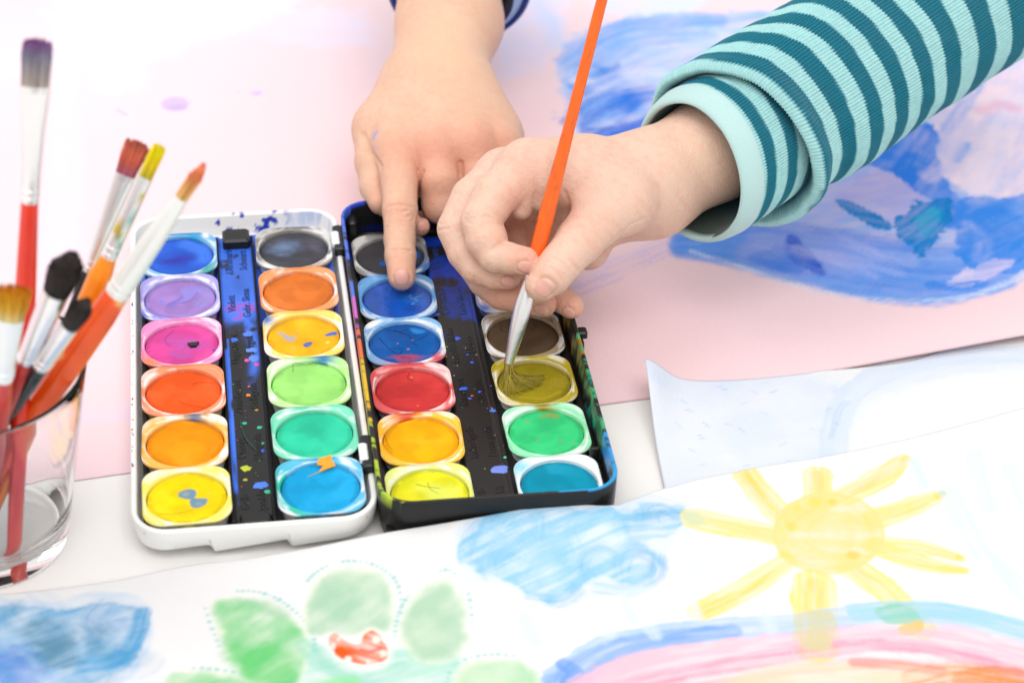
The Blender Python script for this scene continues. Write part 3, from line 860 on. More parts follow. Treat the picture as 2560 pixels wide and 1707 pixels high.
smear((Y > 8.8) * (X < -2.6) * (Z > 1.8), hx('2a4fd0'), 1, 1, 0.42, 13)
base = place(add_sharp(obj('base', baseV, baseF, M['black_plastic'], box, colors=bc)), BX, BY, YB)


def flood(Xg, Yg, right_half):
    """blue paint water dried on the black trays"""
    c = np.tile(BLACK, (len(Xg), 1))
    n = fbm(Xg * 0.9, Yg * 0.55, 31 + right_half, 5)
    n2 = fbm(Xg * 2.5, Yg * 2.0, 41 + right_half, 4)
    if right_half:
        m = sst(0.38, 0.5, n + 0.16 * sst(1.5, 5.5, Yg) - 0.10) * sst(1.6, 2.6, Yg + (n2 - 0.5) * 1.0) * (Xg > -1.2)
        m = np.maximum(m, sst(2.3, 2.6, Yg + (n2 - 0.5) * 0.6) * (Xg > 0.1) * (Xg < 0.9) * (Yg < 4.6) * sst(0.3, 0.5, n2))
        m = np.maximum(m, sst(7.0, 7.6, Yg + n2 * 0.6) * (Xg < 1) * 0.8)
        m = m * sst(0.36, 0.56, fbm(Xg * 1.4 + 3, Yg * 1.2, 61, 4) + 0.10 * sst(4, 7, Yg))
        col = hx('0d3fb8') * (0.2 + 0.8 * n2)[:, None]
    else:
        m = sst(2.2, 4.2, Yg + (n - 0.5) * 3.6) * sst(0.22, 0.36, n2)
        run = np.exp(-((Xg - 0.32 - 0.12 * np.sin(Yg * 1.3)) / (0.16 + 0.12 * sst(-1, 4, Yg))) ** 2) * sst(-1.6, 0.6, Yg) * sst(0.3, 0.5, n2)
        side = (np.abs(Xg + 0.62) < 0.12) * sst(0.42, 0.55, fbm(Xg * 3, Yg * 0.5, 55)) * (Yg < 2)
        m = np.maximum(np.maximum(m, run), side)
        col = hx('3a72e6') * (0.55 + 0.8 * n)[:, None]
    a = np.clip(m, 0, 1)[:, None] * 0.95
    c = c * (1 - a) + col * a
    if not right_half:
        mg = (sst(2.9, 3.4, Yg) * (1 - sst(3.9, 4.5, Yg)) * sst(0.5, 0.58, n2))[:, None] * 0.8
        c = c * (1 - mg) + hx('9a4cb4') * mg
    return c


def tray(name, x0, x1, y0, y1, zfun, du, dv, right_half, parent, skirt):
    xs, ys = np.arange(x0, x1 + du / 2, du), np.arange(y0, y1 + dv / 2, dv)
    Xg, Yg = np.meshgrid(xs, ys, indexing='ij')
    Zg = zfun(Xg, Yg)
    nu, nv = Xg.shape
    V = np.stack([Xg.ravel(), Yg.ravel(), Zg.ravel()], 1)
    return obj(name, V, grid_faces(nu, nv), M['black_plastic'], parent, colors=flood(V[:, 0], V[:, 1], right_half))


def za_fun(Xg, Yg):
    a = np.abs(Xg + 0.05)
    z = np.where(a < 0.58, 1.02, np.where(a < 0.62, 1.08, np.where(a < 0.72, 1.14, 0.72)))
    z = np.where(np.abs(Xg) > 3.42, 1.18, z)
    return np.where((np.abs(Yg - 0.05) > 8.55) & (a > 0.6), 1.1, z)


def zb_fun(Xg, Yg):
    z = np.where((Xg > -0.82) & (Xg < 0.72), 0.6, 0.2)
    z = z + 0.03 * np.exp(-((Xg - 0.47) / 0.02) ** 2)
    return np.where(np.abs(Xg) > 3.5, 0.62, np.where(Yg > 8.8, 0.3, z))


ta = place(tray('lid_tray', -3.6, 3.6, -8.66, 8.78, za_fun, 0.04, 0.05, 0, box, 0), AX, AY, YA)
tbk = place(tray('base_tray', -3.76, 3.76, -8.8, 9.4, zb_fun, 0.04, 0.05, 1, box, 0), BX, BY, YB)

for (nm, par, boxes) in (
        ('tray_tab', ta, [(-0.5, 0.54, 7.95, 8.85, 0.9, 1.42)]), ('tray_tab', ta, [(-0.52, 0.52, -8.66, -8.12, 0.9, 1.2)]),
        ('tray_tab', tbk, [(-3.7, -3.35, 8.6, 9.3, 0.4, 1.55)])):
    mb = MB()
    for b in boxes: mb.box(*b, 0.08, BLACK)
    mb.build(nm, M['black_plastic'], par)
rail = MB()
for x in (-0.72, 0.62):
    rail.box(x - 0.05, x + 0.05, -8.5, 8.6, 1.0, 1.2, 0.03, BLACK)
rail.build('tray_rail', M['black_plastic'], ta)
for y in (-5.8, 7.5):
    hb = MB()
    hb.box(-4.34, -3.94, y - 0.85, y + 0.85, 1.28, 1.66, 0.06, BLACK)
    place(hb.build('hinge_clip', M['black_plastic'], box), BX, BY, YB)
    hw = MB()
    hw.box(-4.42, -4.12, y - 0.55, y + 0.35, 1.5, 1.71, 0.05, (0.8, 0.8, 0.8))
    place(hw.build('hinge_knuckle', M['white_plastic'], box), BX, BY, YB)
lt = MB()
lt.box(3.96, 4.36, 0.2, 0.62, 1.35, 1.62, 0.05, BLACK)
lt.box(3.96, 4.2, -0.1, 0.95, 1.0, 1.38, 0.05, BLACK)
place(lt.build('latch', M['black_plastic'], box), BX, BY, YB)
for y in (-6.0, 4.5):
    rb = MB()
    rb.box(3.4, 3.74, y - 0.06, y + 0.06, 0.5, 1.25, 0.02, BLACK)
    place(rb.build('inner_rib', M['black_plastic'], box), BX, BY, YB)

# the colour names pressed into the trays, read from the front to the back
WORDS_L = [('Ultramarin', 'Schwarz'), ('Violett', 'Gebr. Siena'), ('Magentarot', 'Ockergelb'), ('Zinnoberrot', 'Gelbgrün'), ('Orange', 'Blaugrün'), ('Gelb', 'Cyanblau')]
WORDS_R = [('Schwarz', 'Deckweiß'), ('Kobaltblau', 'Fleischfarbe'), ('Preußischblau', 'Umbra'), ('Karminrot', 'Olivgrün'), ('Indischgelb', 'Franz.grün'), ('Gelb', 'Türkis')]


def word(txt, x, yc, z, par, size=0.4, mat='letter'):
    cu = bpy.data.curves.new('embossed_word', 'FONT')
    cu.body = txt
    cu.size = size * S
    cu.extrude = 0.012 * S
    cu.bevel_depth = 0.006 * S
    cu.resolution_u = 3
    cu.align_x = 'CENTER'
    cu.align_y = 'CENTER'
    t = bpy.data.objects.new('tmp_word', cu)
    COL.objects.link(t)
    dg = bpy.context.evaluated_depsgraph_get()
    me = bpy.data.meshes.new_from_object(t.evaluated_get(dg))
    bpy.data.objects.remove(t)
    bpy.data.curves.remove(cu)
    me.materials.clear()
    me.materials.append(M[mat])
    o = bpy.data.objects.new('embossed_word', me)
    COL.objects.link(o)
    o.parent = par
    o.location = Vector((x, yc, z)) * S
    o.rotation_euler = (0, 0, math.pi / 2)
    return o


for i in range(6):
    yc = (2.5 - i) * 2.9
    word(WORDS_L[i][0], -0.30, yc - 0.1, 1.022, ta, 0.4, 'letter_blue' if i < 2 else 'letter')
    word(WORDS_L[i][1], 0.24, yc - 0.1, 1.022, ta, 0.4, 'letter_blue' if i < 2 else 'letter')
    word(WORDS_R[i][0], -0.42, yc - 0.1, 0.602, tbk, 0.4, 'letter_blue' if i < 2 else 'letter')
    word(WORDS_R[i][1], 0.2, yc - 0.1, 0.602, tbk, 0.4, 'letter_blue' if i < 2 else 'letter')

# dried splashes
rs = random.Random(4)
sp = []
for (x, y, r, c) in [(0.05, -1.5, 0.09, 'f08a1a'), (0.3, -2.4, 0.07, 'c88a20'), (-0.2, -5.6, 0.17, 'b8c428'), (-0.25, -6.2, 0.08, 'c0b040'), (0.25, -6.55, 0.26, '4a7ce8'), (0.1, 0.6, 0.1, 'e84aa0'), (0.42, 0.3, 0.09, 'e84aa0'),
                     (-0.3, 1.9, 0.14, '2f6ae0'), (0.2, 2.2, 0.18, '4a7ce8'), (0.3, 1.2, 0.2, '5a86e8'), (0.35, 0.7, 0.22, '5a86e8'), (0.36, -3.4, 0.1, '22b890'), (-0.15, -3.1, 0.09, '22b890'), (0.45, -6.9, 0.12, '22b890'), (0.1, -1.0, 0.06, 'f05a3a'),
                     (0.4, -4.7, 0.07, '2a5ae0'), (0.42, -4.3, 0.06, '22b890')]:
    sp.append((x, y, r, r * rs.uniform(0.7, 1.2), hx(c), 1.025))
for k in range(46):
    c = rs.choice(['1a8a6c', '1a8a6c', '8a9420', 'f05a3a', '4a7ce8', '8fdc70', 'e84aa0'])
    y = rs.uniform(-7.5, 2.5)
    sp.append((rs.uniform(-0.5, 0.5), y, rs.uniform(0.01, 0.024), rs.uniform(0.01, 0.024), hx(c), 1.025))
splat_mesh(sp).build('paint_splatter', M['splat'], ta, smooth=True)['kind'] = 'stuff'
sp = []
for (x, y, r, c) in [(0.33, -6.05, 0.3, '6f86d8'), (-0.2, 1.75, 0.12, '3560e0'), (0.05, 0.7, 0.06, '2f5ae0'), (0.15, 0.2, 0.07, '2f5ae0'), (-0.35, -1.35, 0.16, '2f5ad8'), (0.2, -1.6, 0.07, '2f5ad8'), (-0.2, -1.95, 0.07, '2f5ad8'), (-0.1, -1.8, 0.06, 'd04a4a'),
                     (0.52, -2.75, 0.11, '2f7ae0'), (0.6, -5.4, 0.06, '4fcf8c'), (0.5, -2.6, 0.05, 'd0506a'), (-1.0, 3.4, 0.3, '4a60c8'), (-0.95, 2.2, 0.2, '4a60c8')]:
    sp.append((x, y, r, r * rs.uniform(0.65, 1.0), hx(c), 0.606))
for k in range(34):
    c = rs.choice(['2f8a5c', '8a3030', '7a6c1c', '3a6ae0', 'c8d22a'])
    sp.append((rs.uniform(-0.75, 0.65), rs.uniform(-8, 1.5), rs.uniform(0.012, 0.03), rs.uniform(0.012, 0.03), hx(c), 0.606))
splat_mesh(sp).build('paint_splatter', M['splat'], tbk, smooth=True)['kind'] = 'stuff'
sp = []
for k in range(26):                                                         # on the floor of the lid, behind the pans
    sp.append((0.25 + rs.gauss(0, 0.75), 9.35 + rs.uniform(-0.42, 0.3), rs.uniform(0.03, 0.14), rs.uniform(0.02, 0.08), hx(rs.choice(['1f3fb0', '2a50c8', '16308c'])), 0.452))
for k in range(30):                                                         # on the left rim
    sp.append((-3.93 + rs.uniform(-0.02, 0.02), rs.uniform(-6, 6), rs.uniform(0.015, 0.04), rs.uniform(0.015, 0.06), hx(rs.choice(['b86a20', '1f3fb0', '22b890', 'b86a20'])), 1.318))
place(splat_mesh(sp).build('paint_splatter', M['splat'], box, smooth=True), AX, AY, YA)['kind'] = 'stuff'

# ------------------------------------------------------------------ the pans of paint
NTH = 112
TH = np.linspace(0, 2 * math.pi, NTH, endpoint=False)


def sq_radius(th, h=1.44, r=0.68):
    c, s_ = np.abs(np.cos(th)), np.abs(np.sin(th))
    out = []
    for a, b in zip(c, s_):
        t = h / max(a, b)
        if min(a, b) * t > h - r:                                   # round corner
            k = h - r
            B = k * (a + b)
            t = B + math.sqrt(max(B * B - (2 * k * k - r * r), 0))
        out.append(t)
    return np.array(out)


SQ = sq_radius(TH)
RC = 1.325
FRAME_RINGS = [(0, -0.30, 1), (0, -0.08, 1), (0.06, -0.045, 1), (0.16, -0.05, 1), (0.28, -0.065, 1), (0.4, -0.075, 1), (0.52, -0.075, 1), (0.64, -0.06, 1), (0.76, -0.04, 1), (0.85, -0.01, 1), (0.9, 0.022, 1), (0.95, 0.03, 1), (0.985, 0.02, 1), (1, -0.01, 1), (1, -0.05, 0.995), (1, -0.075, 0.97), (1, -0.1, 0.925), (1, -0.4, 0.9), (1, -0.66, 0.87)]


def make_pan(x, y, yaw, z, key, color, tint, label, seed, strength=0.55, deco=None, wet=False, extra_tint=None):
    rnd = np.random.RandomState(seed)
    root = empty('paint_pan', (x, y, z), label, 'paint pan', 'paint pans in the box', yaw + rnd.uniform(-0.018, 0.018))
    V = []
    for t, h, k in FRAME_RINGS:
        R = (RC + (SQ - RC) * t) * k
        hh = h + (0.012 * np.sin(TH * 2 + seed) if h > -0.09 else 0)
        V.append(np.stack([R * np.cos(TH), R * np.sin(TH), np.full(NTH, 1.0) * hh], 1))
    V = np.vstack(V)
    X, Y = V[:, 0], V[:, 1]
    w = np.tile([0.85, 0.85, 0.845], (len(V), 1))
    n = fbm(X * 1.6 + seed * 3.1, Y * 1.6 + seed, seed, 4)
    ang = np.arctan2(Y, X)
    n2 = fbm(ang * 2.2 + 20, np.hypot(X, Y) * 6, seed + 5, 3)
    a = sst(0.66 - strength * 0.45, 0.86 - strength * 0.45, n * 0.6 + n2 * 0.4 + 0.1) * (0.3 + 0.8 * sst(0.3, 0.65, n2))
    a = np.clip(a * 1.25, 0, 1)
    a = np.maximum(a, np.where(np.hypot(X, Y) < 1.36, 0.75, 0))
    a = np.where(V[:, 2] < -0.085, np.where(np.hypot(X, Y) > 1.34, a * 0.35 * (V[:, 2] > -0.3), 0.9), a)[:, None]
    w = w * (1 - a) + np.asarray(tint) * a
    if extra_tint is not None:
        for c2, fx, fy, sz in extra_tint:
            b = (np.exp(-(((X - fx) ** 2 + (Y - fy) ** 2) / sz ** 2)) * sst(0.4, 0.55, n2 * 0.6 + n * 0.4 + 0.06))[:, None]
            w = w * (1 - b) + np.asarray(c2) * b
    obj('pan_frame', V, grid_faces(len(FRAME_RINGS), NTH, wrap_v=True), M['pan'], root, colors=w)
    # the cake of colour
    rr = np.concatenate([np.linspace(0.02, 1.18, 36), [1.22, 1.26, 1.285, 1.295, 1.3]])
    zz = np.concatenate([-0.13 - 0.03 * (1 - np.linspace(0.02, 1.18, 36) ** 2 / 1.4), [-0.132, -0.142, -0.165, -0.2, -0.3]])
    P = np.stack([(rr[:, None] * np.cos(TH)).ravel(), (rr[:, None] * np.sin(TH)).ravel(), np.repeat(zz, NTH)], 1)
    P = np.vstack([P, [[0, 0, zz[0]]]])
    P[:, 2] += 0.03 * (fbm(P[:, 0] * 1.2 + seed, P[:, 1] * 1.2, seed + 2) - 0.5) * (np.hypot(P[:, 0], P[:, 1]) < 1.2)
    p = Painter(P[:, 0], P[:, 1], color)
    m = (fbm(P[:, 0] * 1.1 + seed, P[:, 1] * 1.1, seed + 11, 4) - 0.5)[:, None]
    p.C = np.clip(p.C * (1 + 0.5 * m) + 0.04 * np.maximum(m, 0), 0.002, 0.9)
    rq = np.random.RandomState(seed + 90)
    for k in range(3):                                                  # pooled and worn places
        a0, r0, q0 = rq.uniform(0, 6.28), rq.uniform(0.2, 0.9), rq.uniform(0.25, 0.6)
        p.drop((r0 * math.cos(a0), r0 * math.sin(a0)), q0, np.clip(np.asarray(color) * (1.22 if k % 2 else 0.78), 0, 0.9), 0.5, rq.uniform(0.5, 1.2), 0.14, 0.2)
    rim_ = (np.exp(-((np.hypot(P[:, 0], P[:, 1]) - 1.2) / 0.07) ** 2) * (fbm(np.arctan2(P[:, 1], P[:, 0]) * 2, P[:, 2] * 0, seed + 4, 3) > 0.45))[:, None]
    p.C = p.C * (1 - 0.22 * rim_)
    if deco: deco(p)
    F = [tuple(f) for f in grid_faces(len(rr), NTH, wrap_v=True)] + [(len(P) - 1, k, (k + 1) % NTH) for k in range(NTH)]
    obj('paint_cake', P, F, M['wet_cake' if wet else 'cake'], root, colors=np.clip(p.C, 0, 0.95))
    return root


def d_ultra(p):
    p.poly([(-0.6, -0.5), (0.3, -0.5), (0.6, -0.1), (0, 0.2), (-0.6, 0)], hx('33309a'), 0.8, 0.3, 0.3, 0.4, 0)
    p.stroke([(0.3, 0.9), (0.9, 0.4), (1.0, -0.2)], 0.3, hx('4f86ec'), 0.5, 0.3, 0.3, 0.2, 0)


def d_violet(p):
    p.poly([(-0.55, -0.3), (-0.4, 0.05), (0.0, 0.3), (0.1, 0.7), (0.6, 0.8), (0.75, 0.4), (0.4, 0.0), (0.0, -0.15), (-0.3, -0.4)], hx('8b86d6'), 0.6, 0.3, 0.1, 0.1, 0.2)
    p.poly([(-0.5, -0.3), (-0.35, 0.0), (-0.1, 0.15), (0.05, 0.35), (0.15, 0.2), (0.0, -0.05), (-0.25, -0.35)], hx('7a5aa8'), 0.8, 0.4, 0.12, 0.1, 0.1)
    p.stroke([(-0.1, -0.2), (0.2, -0.15), (0.45, 0.05), (0.65, 0.4)], 0.05, hx('7a5cae'), 0.6, 0.3, 0.3, 0.05)
    p.drop((-0.7, 0.0), 0.08, hx('6d7fe0'))
    p.stroke([(0.9, 0.6), (1.0, 0.1), (0.7, -0.4)], 0.2, hx('8f94dc'), 0.5, 0.5, 0.3, 0.15, 0)


def d_magenta(p):
    p.poly([(-0.2, 0.5), (0.5, 0.3), (0.9, -0.1), (0.5, -0.5), (-0.3, -0.2), (-0.6, 0.1)], hx('b85ab0'), 0.7, 0.5, 0.4, 0.3, 0)
    p.poly([(-0.3, -0.5), (0.2, -0.4), (0.3, -0.7), (-0.1, -0.8)], hx('a060b4'), 0.7, 0.4, 0.3, 0.2, 0)
    p.stroke([(-0.4, 0.2), (0.1, 0.1), (0.0, -0.3), (-0.5, -0.4)], 0.05, hx('b04a9c'), 0.5, 0.3, 0.2, 0.06)
    p.drop((1.12, -0.45), 0.06, hx('4a3fb0'))


def d_yellow(p):
    p.poly([(-0.24, 0.36), (0.02, 0.5), (0.26, 0.42), (0.3, 0.2), (0.24, 0.02), (0.42, -0.04), (0.64, -0.1), (0.62, -0.36), (0.4, -0.52), (0.14, -0.44), (0.06, -0.2), (0.1, -0.04), (-0.1, 0.02), (-0.28, 0.14)], hx('6f8fa8'), 0.92, 0.3, 0.08, 0.05, 0.25, blot=0.5)
    p.poly([(-0.14, 0.3), (0.02, 0.36), (0.1, 0.24), (-0.02, 0.12), (-0.14, 0.18)], hx('b4b878'), 0.6, 0.3, 0.08, 0.08, 0)
    p.poly([(0.28, -0.22), (0.44, -0.2), (0.46, -0.36), (0.3, -0.38)], hx('9fb090'), 0.5, 0.3, 0.08, 0.08, 0)
    p.drop((0.72, 0.2), 0.05, hx('c8d84a'), 0.8)


def d_ochre(p):
    p.poly([(-0.95, 0.38), (-0.75, 0.4), (-0.6, 0.2), (-0.35, 0.15), (-0.25, -0.05), (-0.45, -0.2), (-0.7, -0.1), (-0.75, 0.15)], hx('b0a49a'), 0.92, 0.3, 0.06, 0.05, 0.3)
    p.poly([(-0.05, -0.45), (0.1, -0.3), (0.3, -0.3), (0.25, -0.5), (0.05, -0.62)], hx('1f5fae'), 0.95, 0.2, 0.04, 0.04, 0.2)
    p.poly([(0.72, 0.05), (0.9, 0.2), (1.2, 0.25), (1.22, 0.02), (0.95, -0.02)], hx('2a68b4'), 0.95, 0.2, 0.06, 0.04, 0.2)
    p.drop((-0.2, 0.28), 0.04, hx('3a78c0'))
    p.drop((-0.4, -0.62), 0.05, hx('b8a488'))
    p.drop((0.85, -0.4), 0.07, hx('c8dc60'))


def d_black(p):
    p.poly([(-0.9, 0.1), (-0.5, 0.5), (0.1, 0.6), (0.0, 0.0), (-0.6, -0.3)], hx('6c82a4'), 0.75, 0.5, 0.4, 0.4, 0)  # the bluish sheen is painted into the cake colour
    p.poly([(0.3, 0.7), (0.9, 0.4), (1.0, -0.2), (0.6, 0.1)], hx('6a6078'), 0.7, 0.5, 0.3, 0.3, 0)


def d_greyblack(p):
    p.drop((-0.3, -0.35), 0.16, hx('1f5fb8'), 0.95)
    p.poly([(-0.2, -1.0), (0.3, -0.85), (0.9, -0.6), (1.1, -0.2), (0.6, -0.5), (0.1, -0.75)], hx('1f5cae'), 0.9, 0.4, 0.15, 0.1, 0.1)
    p.drop((1.0, 0.1), 0.2, hx('1f5cae'), 0.85, 1.4)


def d_blue(p):
    p.poly([(0.3, 0.3), (0.9, 0.2), (1.1, -0.3), (0.6, -0.5), (0.2, -0.1)], hx('2a78d8'), 0.6, 0.6, 0.4, 0.3, 0)
    for k in range(14):
        r_ = random.Random(k)
        p.drop((r_.uniform(0.4, 1.0), r_.uniform(-0.4, 0.3)), r_.uniform(0.02, 0.05), hx('6aa8ec'), 0.6)
    p.drop((-0.9, -0.4), 0.15, hx('0f4f8c'), 0.6)


def d_prussian(p):
    p.poly([(-0.7, -0.75), (-0.2, -0.6), (0.5, -0.7), (0.9, -0.75), (0.5, -1.05), (-0.2, -1.2)], hx('a8425a'), 0.9, 0.6, 0.3, 0.12, 0.1)
    p.poly([(-0.3, 0.9), (0.3, 0.5), (0.0, 0.3), (-0.5, 0.6)], hx('3a4a90'), 0.6, 0.5, 0.3, 0.2, 0)
    p.poly([(0.3, 1.0), (0.8, 0.8), (0.7, 0.65), (0.4, 0.7)], hx('2f8ad8'), 0.8, 0.3, 0.1, 0.08)
    for q_ in ((0.3, 0.25), (-0.25, 0.1), (0.1, -0.3)): p.drop(q_, 0.035, hx('c87a4a'))


def d_red(p):
    p.stroke([(-0.1, 0.5), (0.2, 0.3), (0.3, 0.0), (0.1, -0.3)], 0.1, hx('b03030'), 0.5, 0.4, 0.3, 0.1)
    p.drop((0.1, -0.85), 0.03, hx('f0a030'))
    p.drop((0.05, 0.85), 0.03, hx('f0a030'))


def d_lime(p):
    p.poly([(-0.3, 0.4), (0.3, 0.5), (0.9, 0.2), (0.9, -0.5), (0.2, -0.4), (-0.2, 0)], hx('d6e060'), 0.8, 0.3, 0.4, 0.3, 0)
    p.poly([(-1.0, 0.2), (-0.5, 0.1), (-0.4, -0.6), (-1.0, -0.5)], hx('e8d820'), 0.7, 0.3, 0.3, 0.3, 0)


def d_olive(p):
    p.poly([(-1.0, 0.3), (-0.4, 0.9), (0.4, 0.9), (1.0, 0.4), (0.9, -0.5), (0.2, -1.0), (-0.6, -0.9)], hx('96891c'), 0.5, 0.6, 0.4, 0.3, 0)
    for k in range(40):
        r_ = random.Random(k + 7)
        p.drop((r_.uniform(0.1, 1.1), r_.uniform(-0.8, 0.5)), r_.uniform(0.012, 0.03), hx(r_.choice(['a99a28', '857a18'])), 0.8)
    p.stroke([(-0.6, -0.75), (0.2, -0.9), (0.8, -0.6)], 0.08, hx('a89a24'), 0.6, 0.5, 0.3, 0.05)


def d_green(p):
    p.stroke([(-0.7, 0.2), (-0.3, 0.3), (0.1, 0.1), (0.0, -0.3), (-0.4, -0.3)], 0.14, hx('2fae70'), 0.45, 0.5, 0.3, 0.12)
    p.stroke([(0.0, 0.95), (0.4, 1.0), (0.5, 0.85)], 0.08, hx('9a8a30'), 0.6, 0.4, 0.3, 0.06)
    for q_ in ((-0.55, 0.7), (-0.35, -0.35), (0.85, -0.7), (0.3, 0.9), (0.4, -0.5)): p.drop(q_, 0.04, hx('c05050'))


def d_cyan(p):
    p.stroke([(-0.9, -0.2), (-0.6, 0.4), (0.1, 0.5), (0.4, 0.0), (-0.1, -0.4)], 0.06, hx('1490c8'), 0.4, 0.4, 0.3, 0.08)


def d_umber(p):
    p.poly([(-0.8, 0.5), (0.2, 0.9), (0.8, 0.3), (0.2, -0.2), (-0.7, -0.1)], hx('6c5b44'), 0.5, 0.4, 0.4, 0.3, 0)
    p.stroke([(-0.3, -0.7), (-0.2, -0.72)], 0.03, hx('20201e'), 0.9)


PANS = [
    # half, row, cake colour, frame tint, strength, label, decoration, wet, extra stains
    ('A', 0, '2a5cc8', '7fb4de', 0.75, 'bright ultramarine blue pan in the white half beside the black pan, behind the white ferrule', d_ultra, 0, [(hx('1f8fc0'), 0.6, 1.2, 0.6), (hx('2f9a8a'), 1.0, -1.1, 0.5)]),
    ('A', 1, '9d7cc2', 'a79fe0', 0.7, 'lilac violet pan with a dark wet swirl in the white half', d_violet, 0, [(hx('4a5ad0'), -1.2, -1.1, 0.5)]),
    ('A', 2, 'd84a98', 'ee90c8', 0.75, 'magenta pink pan with a black plastic chip lying on it', d_magenta, 0, [(hx('e8805a'), -1.1, -1.1, 0.6)]),
    ('A', 3, 'ee5a1e', 'f09468', 0.65, 'vermilion red-orange pan between the magenta and the orange pan', None, 0, None),
    ('A', 4, 'f5960a', 'f6bc50', 0.7, 'plain orange pan in front of the vermilion pan', None, 0, [(hx('6a7a9a'), 0.3, 1.36, 0.45)]),
    ('A', 5, 'f3d600', 'f6ea70', 0.7, 'lemon yellow pan with two grey-blue blots, nearest corner of the white half', d_yellow, 0, None),
    ('B', 0, '45454d', '8a8784', 0.7, 'charcoal black pan with a bluish sheen in the white half', d_black, 0, [(hx('c07a4a'), 0.2, -1.4, 0.7)]),
    ('B', 1, 'd8742f', 'ef9c62', 0.72, 'brownish orange sienna pan in front of the charcoal pan', None, 0, None),
    ('B', 2, 'f0b01c', 'f6d468', 0.55, 'ochre yellow pan with blue and grey paint spots', d_ochre, 0, [(hx('4a78c0'), -1.3, 1.1, 0.3), (hx('2a68b4'), 1.4, 0.3, 0.2)]),
    ('B', 3, '9adf74', 'b8ea94', 0.72, 'pale yellow-green pan in the white half', None, 0, [(hx('1f7ab0'), 0.6, 1.36, 0.4)]),
    ('B', 4, '2fc49c', '76d8b8', 0.75, 'turquoise green pan behind the cyan pan', None, 0, None),
    ('B', 5, '16a2da', '58bce6', 0.72, 'bright cyan blue pan with an orange paper scrap on its rim', d_cyan, 0, [(hx('22b890'), -1.2, 0.3, 0.7), (hx('22b890'), -1.0, -1.1, 0.6)]),
    ('C', 0, '48464a', '9c9894', 0.6, 'dark grey pan half hidden behind the pointing finger', d_greyblack, 0, [(hx('2f78c0'), 0.9, -1.0, 0.9), (hx('2f78c0'), 0, -1.4, 0.8)]),
    ('C', 1, '0f50b4', '6ca8e0', 0.78, 'deep blue pan touched by the pointing fingertip', d_blue, 1, None),
    ('C', 2, '0b55a4', '7ab2e0', 0.5, 'dark blue pan with red smears along its front edge', d_prussian, 0, [(hx('c83a4a'), 0, -1.35, 0.8), (hx('c83a4a'), 1.1, -1.1, 0.5)]),
    ('C', 3, 'c43636', 'd8585a', 0.95, 'carmine red pan with a glossy red rim', d_red, 0, None),
    ('C', 4, 'f8ae06', 'f8c030', 0.85, 'warm golden yellow pan in front of the carmine pan', None, 0, [(hx('d0503a'), -0.4, 1.35, 0.5)]),
    ('C', 5, 'dfdc22', 'e4ea7a', 0.7, 'greenish yellow pan in the near left corner of the black half', d_lime, 0, None),
    ('D', 0, 'e6e4e0', 'd8d8dc', 0.5, 'white pan hidden under the hand that holds the brush', None, 0, None),
    ('D', 1, 'f0bea4', 'f2f2f2', 0.3, 'pale flesh coloured pan under the curled fingers', None, 0, [(hx('3a6ad0'), -1.35, 0.0, 0.5), (hx('3a6ad0'), -1.2, -1.0, 0.35)]),
    ('D', 2, '5e4c38', 'b09a7c', 0.5, 'dark umber brown pan behind the olive pan', d_umber, 0, None),
    ('D', 3, '93851a', 'b8a41e', 0.85, 'wet olive pan with the brush tip in it', d_olive, 1, None),
    ('D', 4, '36c67a', '92e4b4', 0.8, 'fresh green pan with tiny red specks in the black half', d_green, 0, [(hx('a89020'), 0.1, 1.37, 0.4)]),
    ('D', 5, '0592b0', 'e4f2f6', 0.45, 'dark teal blue pan in the near right corner of the black half', None, 0, [(hx('8fd0e8'), -1.1, 1.0, 0.4)]),
]
PANPOS = {}
for i, (h, r, c, t, stg, lab, dec, wet, ex) in enumerate(PANS):
    xl = (-0.5 if h in 'AC' else 0.5) * 4.364
    yl = (2.5 - r) * 2.9
    cx, cy_, yaw, z = (AX, AY, YA, ZA) if h in 'AB' else (BX, BY, YB, ZB)
    wx, wy = cx + math.cos(yaw) * xl - math.sin(yaw) * yl, cy_ + math.sin(yaw) * xl + math.cos(yaw) * yl
    PANPOS[h, r] = (wx, wy, z)
    make_pan(wx, wy, yaw, z, h, hx(c, 0.92), hx(t, 0.95), lab, i + 3, stg, dec, wet, ex)


